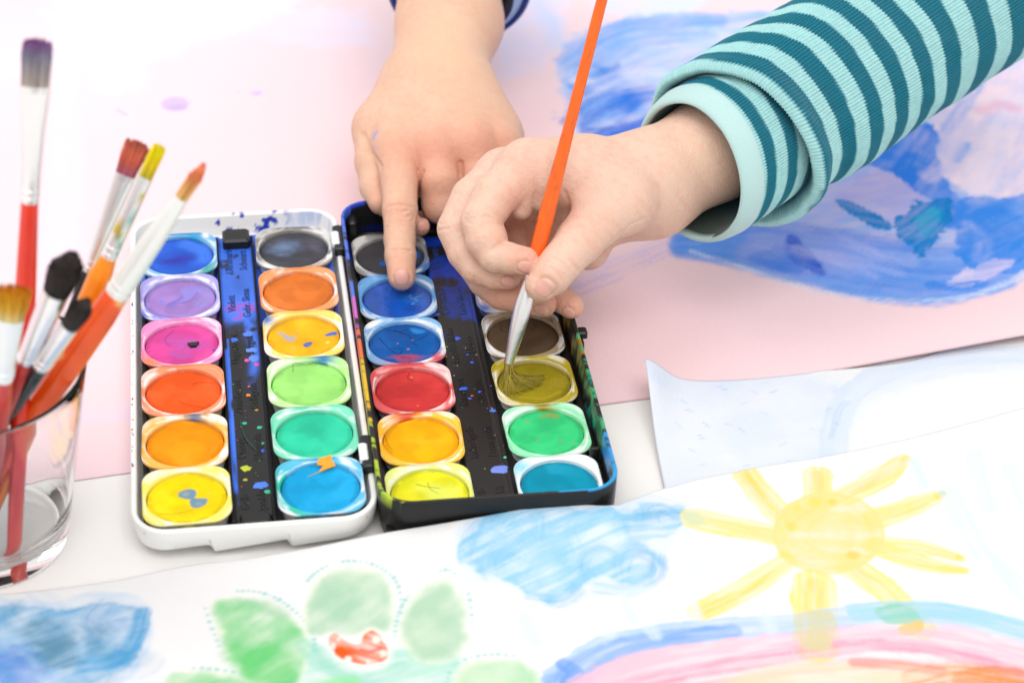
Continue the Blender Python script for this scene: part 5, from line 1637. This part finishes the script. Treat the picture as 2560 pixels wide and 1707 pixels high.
for k in range(150):                                                     # the line of stitches round the cuff
    t0 = 2 * math.pi * k / 150
    P = [sc0 + sa * (1.82 + 0.5 * math.cos(t0)) + (2.82 + h) * (math.cos(t) * se1 + math.sin(t) * se2) - org2 for t, h in ((t0, 0.0), (t0 + 0.012, 0.025), (t0 + 0.03, 0.0))]
    st_.tube(P, 0.018, 5, MINT * 0.9)
st_.build('seam_stitching', M['cloth'], sleeve2, smooth=True)['kind'] = 'stuff'

# navy cuff of the other child
org1 = np.array([p1c[0], p1c[1], 0])
nc0, nc1 = gp(1150, 4, 5.35), gp(1146, -110, 6.2)
na, ne1, ne2 = tube_frame(nc0, nc1)
NAVY, PIN, WHT = hx('26418f', 0.9), hx('5f8fd0'), hx('c5d6ee')


def prof_navy(th):
    rows = [(0.5, 2.72), (0.42, 2.77), (0.42, 2.86), (0.46, 2.94), (0.56, 3.01), (0.75, 3.05), (1.3, 3.06), (2.5, 3.04), (4, 3.08), (6, 3.1), (9, 3.2)]
    return np.array([[s] * len(th) for s, _ in rows], float), np.array([[r] * len(th) for _, r in rows], float)


def prof_pin(th):
    rows = [(1.6, 2.1), (0.6, 2.15), (0.1, 2.19)] + [(0.0 + 0.02 * k + 0.0003 * k * k, 2.22 + 0.024 * k) for k in range(24)]
    return np.array([[s] * len(th) for s, _ in rows], float), np.array([[r] * len(th) for _, r in rows], float)


V, s_, r_ = loft(nc0, na, ne1, ne2, prof_navy, thl, org1, 0, wob=0.05, seed=8)
sleeve1 = obj('sleeve', V, grid_faces(s_.shape[0], len(thl), wrap_v=True), M['cloth'], per1, colors=np.tile(NAVY, (len(V), 1)))
V, s_, r_ = loft(nc0, na, ne1, ne2, prof_pin, thl, org1, 0, wob=0.05, seed=8)
k_ = np.repeat(np.arange(s_.shape[0]), len(thl))
pc = np.where((k_ % 4 < 2)[:, None], PIN, WHT)
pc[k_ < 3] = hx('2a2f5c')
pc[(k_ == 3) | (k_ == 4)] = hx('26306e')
obj('cuff', V, grid_faces(s_.shape[0], len(thl), wrap_v=True), M['cloth'], sleeve1, colors=pc)


# ------------------------------------------------------------------ brushes
def strand_mesh(items):
    """items: (points, r0, r1, colours per point); three-sided tapered hairs joined into one tuft"""
    V, F, C = [], [], []
    for P, r0, r1, cols in items:
        P = np.asarray(P, float)
        n = len(P)
        T = P[-1] - P[0]
        T /= np.linalg.norm(T) + 1e-9
        u = np.cross(T, [0.3, 0.5, 0.81])
        u /= np.linalg.norm(u) + 1e-9
        w = np.cross(T, u)
        b = len(V)
        for i in range(n):
            r = r0 + (r1 - r0) * i / (n - 1)
            for k in range(3):
                a = 2.094 * k
                V.append(P[i] + r * (math.cos(a) * u + math.sin(a) * w))
                C.append(cols[i])
        for i in range(n - 1):
            for k in range(3):
                F.append((b + i * 3 + k, b + i * 3 + (k + 1) % 3, b + i * 3 + 3 + (k + 1) % 3, b + i * 3 + 3 + k))
    return np.array(V), np.array(F), np.array(C)


def lathe(C, A, U, W, ring, n=28, cap=True):
    """ring: list of (distance along A, half width along U, half width along W)"""
    th = np.linspace(0, 2 * math.pi, n, endpoint=False)
    V = []
    for s, ru, rw in ring:
        V.append(C + s * A + ru * np.cos(th)[:, None] * U + rw * np.sin(th)[:, None] * W)
    V = np.vstack(V)
    F = [tuple(f) for f in grid_faces(len(ring), n, wrap_v=True)]
    if cap: F += [tuple(range(n)), tuple(range(len(ring) * n - 1, (len(ring) - 1) * n - 1, -1))]
    return V, F


def brush(label, group, tip, y_tip, bottom, bristle, ferrule, handle, hcol, bcols, seed, n_hair=420, tip_shape='flat', fcol=(0.86, 0.86, 0.87), spots=None, mat='metal', handle2=None, at_depth=None, flat_ang=0.0):
    """tip: pixel of the end of the hairs; y_tip: how far back that end stands (cm); bottom: 3-D point of the lower end
    bristle / ferrule / handle: lists of (pixel row, half width in pixels, flatness)"""
    lo, hi = 40.0, 110.0
    if at_depth is None:
        d = ray(*tip)
        T = CAM + d * ((y_tip - CAM[1]) / d[1])
    else:
        T = pd(tip[0], tip[1], at_depth)
    B = np.asarray(bottom, float)
    L = np.linalg.norm(B - T)
    A = (B - T) / L

    def at_row(y):
        a, b = 0.0, L * 1.2
        for _ in range(50):
            m = (a + b) / 2
            if project(T + A * m)[1] < y: a = m
            else: b = m
        return a

    V_ = CAM - T
    U_ = np.cross(A, V_)
    U_ /= np.linalg.norm(U_)
    W_ = np.cross(A, U_)
    ca, sa_ = math.cos(flat_ang), math.sin(flat_ang)
    U_, W_ = ca * U_ + sa_ * W_, -sa_ * U_ + ca * W_
    cm = lambda s: float((T + A * s - CAM) @ CF) / FPX
    ring = lambda rows: [(at_row(y), hw * cm(at_row(y)), hw * cm(at_row(y)) * fl) for y, hw, fl in rows]
    root = empty('paint_brush', tuple(B), label, 'paint brush', group)
    O = B
    fr = ring(ferrule)
    fr2 = []
    for i in range(len(fr) - 1):
        for k in range(5):
            f = k / 5
            f = f * f * (3 - 2 * f)
            fr2.append(tuple(np.array(fr[i]) * (1 - f) + np.array(fr[i + 1]) * f))
    fr2.append(fr[-1])
    e_ = fr2[-1]
    fr2 = fr2[:-1] + [(e_[0] - 0.5 * (1 if L > 5 else 0.3), e_[1], e_[2])] * 0 + [e_]
    V, F = lathe(T - O, A, U_, W_, fr2, 32)
    c = np.tile(fcol, (len(V), 1)).astype(float)
    if spots:
        for col, thr_, sd in spots:
            n = fbm(V[:, 0] * 3 + V[:, 1] * 2, V[:, 2] * 2.2, sd, 3)
            m = sst(thr_, thr_ + 0.04, n)[:, None] * 0.9
            c = c * (1 - m) + np.asarray(col) * m
    add_sharp(obj('ferrule', V, F, M[mat], root, colors=c), 50)
    # crimped rings where the ferrule grips the handle
    cr = MB()
    for dd in (0.18, 0.42):
        s = e_[0] - dd
        th = np.linspace(0, 2 * math.pi, 25)
        cr.tube([T - O + s * A + e_[1] * 1.0 * math.cos(t) * U_ + e_[2] * 1.0 * math.sin(t) * W_ for t in th], 0.028, 6, fcol, caps=False)
    cr.build('crimp_ring', M[mat], root, smooth=True)
    hr = ring(handle)
    hh = []
    for i in range(len(hr) - 1):
        for k in range(8):
            f = k / 8
            hh.append(tuple(np.array(hr[i]) * (1 - f) + np.array(hr[i + 1]) * f))
    hh.append(hr[-1])
    l_ = hh[-1]
    hh += [(l_[0] + 0.06, l_[1] * 0.92, l_[2] * 0.92), (l_[0] + 0.12, l_[1] * 0.7, l_[2] * 0.7), (l_[0] + 0.15, l_[1] * 0.3, l_[2] * 0.3)]
    V, F = lathe(T - O, A, U_, W_, hh, 24)
    hc = np.tile(hcol, (len(V), 1)).astype(float)
    n = fbm(V[:, 0] * 2 + V[:, 2] * 0.7, V[:, 1] * 2 + V[:, 2] * 0.8, seed, 4)
    hc *= (0.85 + 0.3 * n)[:, None]
    if handle2:
        m = sst(handle2[1], handle2[1] + 0.05, n)[:, None]
        hc = hc * (1 - m) + np.asarray(handle2[0]) * m
    add_sharp(obj('handle', V, F, M['lacquer'], root, colors=hc), 50)
    # hairs
    rn = np.random.RandomState(seed)
    b0, b1 = ring(bristle)[0], ring(bristle)[-1]
    mid = ring(bristle)[len(bristle) // 2]
    items = []
    for k in range(n_hair):
        a, r = rn.uniform(0, 2 * math.pi), math.sqrt(rn.uniform(0, 1))
        u, w = r * math.cos(a), r * math.sin(a)
        ln = rn.uniform(0.0, 0.12)
        if tip_shape == 'flat':
            tip_s = b0[0] + ln * (b1[0] - b0[0]) * 0.9 + 0.05 * abs(u)
        else:
            tip_s = b0[0] + (b1[0] - b0[0]) * (0.02 + 0.5 * (1 - math.sqrt(1 - 0.96 * r * r)) + ln * 0.4)
        br_ = rn.uniform(0.55, 1.6)
        P, cols = [], []
        clump = 0.06 * math.sin(u * 9 + seed)
        for i in range(5):
            f = i / 4
            s = b1[0] + 0.15 * (1 - f) * (b1[0] > tip_s) + f * (tip_s - b1[0])
            g = (s - b0[0]) / (b1[0] - b0[0] + 1e-9)
            if len(bristle) > 2:
                xs = [b0[0], mid[0], b1[0]]
                ru, rw = np.interp(s, xs, [b0[1], mid[1], b1[1]]), np.interp(s, xs, [b0[2], mid[2], b1[2]])
                if tip_shape != 'flat' and g < 0.5: ru, rw = max(ru, mid[1] * (0.55 + 0.8 * g)), max(rw, mid[2] * (0.55 + 0.8 * g))
            else:
                ru, rw = b0[1] + (b1[1] - b0[1]) * g, b0[2] + (b1[2] - b0[2]) * g
            jit = 0.05 * f * f
            P.append(T - O + s * A + (u * ru * 0.97 + rn.normal() * jit * ru + clump * f * ru) * U_ + (w * rw * 0.97 + rn.normal() * jit * rw) * W_)
            cols.append(np.array([np.interp(min(max(1 - g, 0), 1), np.linspace(0, 1, len(bcols)), [b[j] for b in bcols]) for j in range(3)]) * br_)
        items.append((P, 0.024, 0.009, cols))
    V, F, C = strand_mesh(items)
    obj('bristles', V, F, M['bristle'], root, colors=np.clip(C, 0, 0.9))
    # a dense core so that the tuft is not see-through
    core = []
    for i in range(14):
        g = i / 13 * 0.93
        sx = b1[0] + g * (b0[0] - b1[0])
        if len(bristle) > 2:
            xs = [b0[0], mid[0], b1[0]]
            ru, rw = np.interp(sx, xs, [b0[1], mid[1], b1[1]]), np.interp(sx, xs, [b0[2], mid[2], b1[2]])
        else:
            ru, rw = b0[1] + (b1[1] - b0[1]) * (1 - g), b0[2] + (b1[2] - b0[2]) * (1 - g)
        if tip_shape == 'flat':
            k = 0.88 * (1 - 0.12 * g) * (0.4 if i == 13 else 1)
            core.append((sx + (0.04 if i == 0 else 0), ru * k, rw * k * (1 - 0.6 * g)))
        else:
            k = 0.9 * math.sqrt(max(1 - (max(g - 0.35, 0) / 0.6) ** 2, 0.02))
            rm = max(ru, mid[1] * 0.9) if g > 0.5 else ru
            core.append((sx + (0.04 if i == 0 else 0), rm * k, (max(rw, mid[2] * 0.9) if g > 0.5 else rw) * k))
    V, F = lathe(T - O, A, U_, W_, core, 24)
    g = np.repeat(np.linspace(0, 0.93, 14), 24)
    C = np.stack([np.interp(g, np.linspace(0, 1, len(bcols)), [b[j] for b in bcols]) for j in range(3)], 1)
    C = C * (0.75 + 0.5 * fbm(np.tile(np.linspace(0, 9, 24), 14), g * 2 + seed, seed, 3))[:, None]
    obj('bristle_core', V, F, M['bristle'], root, colors=C)
    return T, A, L


GC = np.array([-17.0, -8.3])
G_H, G_R0, G_R1 = 7.0, 2.68, 3.85


def inglass(x, y, z):
    return up(x, y, z)


GRP = 'paint brushes standing in the glass'
BR = [
    dict(label='tallest flat brush with violet-tipped grey bristles and red handle', tip=(93, 98), y_tip=-8.8, bottom=up(34, 1368, 0.72), bristle=[(98, 36, 0.4), (150, 38, 0.4), (216, 35, 0.42)],
         ferrule=[(214, 37, 0.4), (240, 36.5, 0.42), (328, 28, 0.6), (440, 23, 1), (502, 22.5, 1)], handle=[(500, 21.5, 1), (620, 24, 1), (730, 26.5, 1), (900, 25, 1), (1200, 20, 1), (1435, 17, 1)],
         hcol=hx('e02e14'), bcols=[hx('b0a49c'), hx('a49a98'), hx('9a949c'), hx('8c88a6'), hx('94529c')], seed=1, n_hair=520),
    dict(label='flat brush with brick red bristles beside the yellow-tipped brush', tip=(349, 346), y_tip=-5.6, bottom=up(-42, 1350, 0.72), bristle=[(352, 34, 0.35), (390, 32, 0.38), (440, 24, 0.4)],
         ferrule=[(437, 26, 0.4), (460, 25, 0.42), (560, 19, 0.7), (640, 13, 1), (680, 11, 1)], handle=[(678, 11, 1), (720, 14, 1), (900, 14, 1), (1340, 10, 1)],
         hcol=hx('1a1614'), bcols=[hx('94587a'), hx('c05a4a'), hx('d06a50'), hx('b05a4c')], seed=2, n_hair=420),
    dict(label='brush with yellow bristles, paint-flecked ferrule and amber handle', tip=(402, 360), y_tip=-6.6, bottom=up(-66, 1380, 0.72), bristle=[(362, 18, 0.6), (400, 19, 0.65), (446, 17, 0.7)],
         ferrule=[(443, 18, 0.7), (470, 18.5, 0.75), (580, 19, 1), (646, 19, 1)], handle=[(644, 20, 1), (690, 30, 1), (760, 28, 1), (1000, 20, 1), (1350, 12, 1)],
         hcol=hx('ee8a0a'), bcols=[hx('a8a230'), hx('dcc020'), hx('f8d40a'), hx('fada10')], seed=3, n_hair=320, spots=[(hx('d8c83a'), 0.68, 12), (hx('8fc8c0'), 0.62, 21)]),
    dict(label='round brush with tan-orange tip, whitish ferrule and orange handle', tip=(517, 402), y_tip=-8.2, bottom=up(-140, 1370, 0.72), bristle=[(404, 8, 1), (440, 19, 1), (498, 16, 1)],
         ferrule=[(494, 17, 1), (520, 21, 1), (600, 28, 1), (690, 31, 1), (735, 31, 1)], handle=[(733, 31, 1), (790, 36, 1), (880, 36, 1), (1000, 32, 1), (1350, 18, 1)],
         hcol=hx('e8520e'), bcols=[hx('e0b064'), hx('e0a060'), hx('dd7c50'), hx('d86c4c')], seed=4, n_hair=420, tip_shape='round', fcol=(0.82, 0.83, 0.81), mat='paintmetal', handle2=(hx('f0b070'), 0.68)),
    dict(label='thick mop brush with black bristles and dark red handle', tip=(190, 622), y_tip=-11.2, bottom=up(-130, 1330, 0.72), bristle=[(626, 30, 0.8), (680, 46, 0.8), (735, 32, 0.8)],
         ferrule=[(730, 34, 0.8), (760, 34, 0.85), (850, 27, 1), (900, 23, 1)], handle=[(898, 22, 1), (960, 25, 1), (1100, 22, 1), (1310, 14, 1)],
         hcol=hx('b0281c'), bcols=[hx('2a2423'), hx('2e2624'), hx('2a2220'), hx('2c2422')], seed=5, n_hair=520, tip_shape='round'),
    dict(label='short dark-haired brush with blackish green handle under the orange handle', tip=(226, 742), y_tip=-11.6, bottom=up(-150, 1265, 0.72), bristle=[(744, 14, 0.8), (775, 30, 0.8), (815, 24, 0.85)],
         ferrule=[(812, 25, 0.85), (835, 25, 0.9), (890, 23, 1), (915, 22, 1)], handle=[(913, 22, 1), (960, 25, 1), (1050, 23, 1), (1240, 14, 1)],
         hcol=hx('1f2c2c'), bcols=[hx('3a3432'), hx('2e2826'), hx('2a2422'), hx('2c2624')], seed=6, n_hair=380, tip_shape='round'),
    dict(label='fan brush with yellow-orange bristles at the left edge, red handle', tip=(36, 712), y_tip=-12.0, bottom=up(-40, 1350, 0.72), bristle=[(716, 46, 0.35), (750, 42, 0.4), (800, 32, 0.5)],
         ferrule=[(797, 34, 0.5), (830, 32, 0.55), (900, 26, 0.9), (945, 25, 1)], handle=[(943, 25, 1), (1000, 28, 1), (1100, 26, 1), (1370, 16, 1)],
         hcol=hx('c23a30'), bcols=[hx('dfd0a0'), hx('e8b040'), hx('f0a41a'), hx('e08a14')], seed=7, n_hair=420, fcol=(0.82, 0.85, 0.87), mat='paintmetal'),
]
M['metal'] = material('ferrule_metal', None, 0.33, vcol=True, metal=1.0, bump=[(400, 0.01)])
M['paintmetal'] = material('worn_ferrule', None, 0.35, vcol=True, metal=0.35, bump=[(300, 0.01)])
for b in BR:
    T, A, L = brush(group=GRP, **b)

# the glass
th = np.linspace(0, 2 * math.pi, 96, endpoint=False)
prof = [(0.0, 0.06), (G_R0 * 0.6, 0.06), (G_R0 - 0.35, 0.03), (G_R0 - 0.12, 0.03), (G_R0 - 0.03, 0.1), (G_R0, 0.22)]
for k in range(1, 13): prof.append((G_R0 + (G_R1 - G_R0) * k / 12, 0.22 + (G_H - 0.32) * k / 12))
prof += [(G_R1 - 0.01, G_H - 0.03), (G_R1 - 0.06, G_H), (G_R1 - 0.12, G_H - 0.03), (G_R1 - 0.13, G_H - 0.1)]
for k in range(11, 1, -1): prof.append((G_R0 - 0.14 + (G_R1 - G_R0) * k / 12, 0.22 + (G_H - 0.32) * k / 12))
prof += [(G_R0 - 0.3, 0.75), (G_R0 - 0.5, 0.6), (G_R0 * 0.5, 0.55), (0.0, 0.54)]
V = np.vstack([[(r * math.cos(t), r * math.sin(t), z) for t in th] for r, z in prof])
glass = obj('drinking_glass', V, grid_faces(len(prof), 96, wrap_v=True), M['glass'], None, (GC[0], GC[1], 0.0))
_bm = bmesh.new()
_bm.from_mesh(glass.data)
bmesh.ops.remove_doubles(_bm, verts=_bm.verts, dist=1e-6)
bmesh.ops.recalc_face_normals(_bm, faces=_bm.faces)
_bm.to_mesh(glass.data)
_bm.free()
tag(glass, 'clear drinking glass at the left edge holding seven used paint brushes', 'glass')

# the brush in the hand
axis = BT1 - BT0
Lh = np.linalg.norm(axis)
A = axis / Lh
fy = lambda y: Lh * (908 - y) / 924
U_ = np.cross(A, CAM - BT0)
U_ /= np.linalg.norm(U_)
W_ = np.cross(A, U_)
hb_root = empty('paint_brush', tuple(BT0), 'long brush with orange handle and silver ferrule held in the hand', 'paint brush')
rows = [(908, 0.165), (900, 0.175), (870, 0.21), (830, 0.27), (790, 0.315), (760, 0.315), (730, 0.28), (705, 0.225), (700, 0.235), (696, 0.215), (684, 0.22), (678, 0.235), (668, 0.24)]
V, F = lathe(np.zeros(3), A, U_, W_, [(fy(y), r, r) for y, r in rows], 40)
add_sharp(obj('ferrule', V, F, M['metal'], hb_root, colors=np.tile((0.88, 0.88, 0.89), (len(V), 1))), 60)
hrow = [(676, 0.2), (672, 0.235), (640, 0.265), (600, 0.285), (540, 0.285), (470, 0.262), (400, 0.238), (320, 0.215), (200, 0.205), (60, 0.2), (-60, 0.19), (-300, 0.16), (-330, 0.1)]
hs = []
for i in range(len(hrow) - 1):
    for k in range(6):
        f = k / 6
        hs.append((fy(hrow[i][0] * (1 - f) + hrow[i + 1][0] * f), hrow[i][1] * (1 - f) + hrow[i + 1][1] * f))
V, F = lathe(np.zeros(3), A, U_, W_, [(s, r, r) for s, r in hs], 24)
hc = np.tile(hx('ee6204'), (len(V), 1))
n = fbm(V[:, 0] * 8 + V[:, 1] * 5, V[:, 2] * 1.2, 4, 4)
hc = hc * (0.8 + 0.36 * n)[:, None]
m = sst(0.7, 0.74, fbm(V[:, 0] * 6, V[:, 2] * 3 + V[:, 1], 9, 3))[:, None] * 0.5
hc = hc * (1 - m) + hx('b0482a') * m
add_sharp(obj('handle', V, F, M['lacquer'], hb_root, colors=hc), 60)
rn = np.random.RandomState(11)
items = []
for k in range(430):
    a, r = rn.uniform(0, 2 * math.pi), math.sqrt(rn.uniform(0, 1))
    u, w = r * math.cos(a), r * math.sin(a)
    p0 = A * 0.12 + 0.15 * (u * U_ + w * W_)
    f = rn.uniform(0, 1)
    ex = np.interp(f, [0, 0.12, 0.4, 0.7, 1], [1254, 1272, 1305, 1338, 1362]) + rn.normal() * 3
    ey = np.interp(f, [0, 0.12, 0.4, 0.7, 1], [968, 982, 978, 966, 944]) + rn.normal() * 4 - 14 * rn.uniform(0, 1) ** 2
    e = up(ex, ey, ZB - 0.12 + 0.05 * rn.uniform()) - BT0
    c = p0 * 0.5 - A * (0.55 + 0.2 * rn.uniform()) + 0.12 * (e - p0) * (0.6 + 0.3 * rn.uniform())
    P = [(1 - t) ** 2 * p0 + 2 * t * (1 - t) * c + t * t * e for t in np.linspace(0, 1, 8)]
    base_c = [hx('8a7448'), hx('b09c4a'), hx('d0bc4c'), hx('4a3a22'), hx('c0a850')][rn.randint(5)]
    cols = [base_c * (1 - t) + hx('9a8e22') * t for t in np.linspace(0, 0.8, 8)]
    items.append((P, 0.019, 0.008, cols))
V, F, C = strand_mesh(items)
obj('bristles', V, F, M['bristle'], hb_root, colors=C)

# ------------------------------------------------------------------ small things lying on the pans
px_, py_, pz_ = PANPOS['B', 5]
cr = MB()
tri = [(-0.35, 0.52), (0.05, 0.72), (0.22, 0.98), (0.02, 1.02), (0.06, 1.22), (0.5, 1.34), (0.52, 1.14), (0.62, 0.94), (0.4, 0.88)]
cz = [0.0, 0.02, 0.05, 0.08, 0.16, 0.2, 0.14, 0.05, 0.02]
top = [(x, y, z + 0.03) for (x, y), z in zip(tri, cz)]
bot = [(x, y, z) for (x, y), z in zip(tri, cz)]
k = len(tri)
cr.add(top + bot, [tuple(range(k))[::-1], tuple(range(k, 2 * k))] + [(i, (i + 1) % k, k + (i + 1) % k, k + i) for i in range(k)], hx('f59a16'))
o = cr.build('paper_scrap', M['splat'], None, (px_ - 0.05, py_ - 0.02, pz_ - 0.02))
o.rotation_euler = (0, 0, YA)
tag(o, 'small torn orange paper scrap lying on the rim of the cyan pan', 'paper scrap')
px_, py_, pz_ = PANPOS['A', 2]
cr = MB()
tri = [(0.22, -0.02), (0.58, 0.0), (0.6, 0.07), (0.5, 0.0), (0.46, -0.18), (0.32, -0.2)]
tri = [(0.20, 0.0), (0.62, 0.04), (0.5, -0.2), (0.3, -0.2)]
k = 4
cr.add([(x, y, 0.07) for x, y in tri] + [(x, y, -0.02) for x, y in tri], [tuple(range(k))[::-1], tuple(range(k, 2 * k))] + [(i, (i + 1) % k, k + (i + 1) % k, k + i) for i in range(k)], BLACK)
o = cr.build('plastic_chip', M['splat'], None, (px_, py_, pz_ - 0.12))
o.rotation_euler = (0, 0, YA)
tag(o, 'small black plastic chip lying on the magenta pan', 'chip')


def hair(pan, pts, label, col='2a2420', r=0.007):
    x, y, z = PANPOS[pan]
    yaw = YA if pan[0] in 'AB' else YB
    P = catmull(np.array([(a, b, c) for a, b, c in pts], float), 6)
    mb = MB()
    mb.tube(P, np.linspace(r, r * 0.6, len(P)), 5, hx(col))
    o = mb.build('stray_hair', M['bristle'], None, (x, y, z), smooth=True)
    o.rotation_euler = (0, 0, yaw)
    tag(o, label, 'brush hair', 'loose brush hairs on the pans')


hz = -0.12
for pan, pts, lab, col in [
    (('B', 3), [(-0.5, 0.8, hz), (-0.45, 1.15, 0), (0.0, 1.1, hz + 0.06), (0.5, 1.2, 0.02)], 'loose brown hair on the far rim of the pale yellow-green pan', '4a3a20'),
    (('A', 3), [(-0.9, -0.1, hz), (-0.6, -0.5, hz), (-0.2, -0.8, hz)], 'pale loose hair on the near left of the vermilion pan', 'd8782a'),
    (('A', 3), [(0.3, 0.45, hz), (0.6, 0.55, hz), (1.15, 0.4, hz)], 'loose red hair at the right of the vermilion pan', 'a83a10'),
    (('A', 3), [(-0.2, -0.4, hz), (0.1, -0.7, hz), (0.7, -0.95, hz)], 'long curved hair on the near half of the vermilion pan', 'b8400f'),
    (('C', 2), [(-0.9, 0.5, hz), (-0.6, -0.2, hz), (-0.3, -0.6, hz), (-0.1, -0.3, hz), (-0.5, -0.2, hz)], 'looped dark hair on the left of the dark blue pan', '101828'),
    (('C', 2), [(-0.3, 0.9, hz), (0.2, 0.5, hz), (0.3, 0.1, hz), (0.5, -0.2, hz)], 'dark hair crossing the middle of the dark blue pan', '101828'),
    (('C', 2), [(-0.2, -0.8, hz), (0.1, -1.1, 0.02), (0.0, -1.5, 0.06)], 'dark hair hanging over the near rim of the dark blue pan', '201010'),
    (('C', 2), [(0.5, 0.2, hz), (0.8, 0.4, hz), (1.1, 0.7, 0)], 'dark hair at the right of the dark blue pan', '101828'),
    (('C', 2), [(-0.8, 1.0, 0), (-0.2, 0.8, hz), (0.5, 0.95, 0)], 'dark hair along the far rim of the dark blue pan', '101828'),
    (('D', 2), [(0.1, 0.9, hz), (0.3, 0.6, hz), (0.4, 0.3, hz)], 'forked dark hair on the right of the umber pan', '1a1410'),
    (('D', 2), [(0.5, 0.95, hz), (0.55, 0.6, hz), (0.45, 0.4, hz)], 'second forked dark hair on the right of the umber pan', '1a1410'),
    (('D', 2), [(-0.7, 0.8, hz), (-0.75, 0.5, hz), (-0.6, 0.35, hz)], 'short dark hair on the left of the umber pan', '1a1410'),
    (('C', 5), [(-0.4, 0.6, hz), (0.0, 0.4, hz), (0.4, 0.3, hz)], 'crossing dark hair on the greenish yellow pan', '6a6a18'),
    (('C', 5), [(0.0, 0.65, hz), (0.05, 0.3, hz), (0.3, 0.0, hz)], 'thin hair bent over the greenish yellow pan', '6a6a18'),
    (('C', 4), [(-1.2, 0.5, hz), (-1.15, 0.0, hz), (-1.0, -0.4, hz)], 'dark hair along the left rim of the golden yellow pan', '8a5a10'),
    (('C', 3), [(0.0, 1.1, hz), (-0.1, 0.8, hz), (0.1, 0.6, hz)], 'short dark hair on the far side of the carmine pan', '401010'),
    (('A', 2), [(-0.3, 0.9, hz), (-0.6, 0.4, hz), (-0.4, -0.1, hz)], 'thin hair lying on the magenta pan', '90406a'),
    (('A', 5), [(-0.9, -0.7, hz), (-0.4, -0.75, hz), (0.2, -0.6, hz)], 'faint hair on the near part of the lemon yellow pan', 'b89a10')]:
    hair(pan, pts, lab, col)
# a green hair across the printed tray
mb = MB()
mb.tube(catmull(np.array([(-0.3, -3.0, 1.06), (-0.15, -4.0, 1.1), (0.2, -4.7, 1.05)]), 8), 0.012, 5, hx('1f6a4a'))
o = mb.build('stray_hair', M['bristle'], None, (AX, AY, 0), smooth=True)
o.rotation_euler = (0, 0, YA)
tag(o, 'green curved hair lying across the middle of the white half', 'brush hair', 'loose brush hairs on the pans')
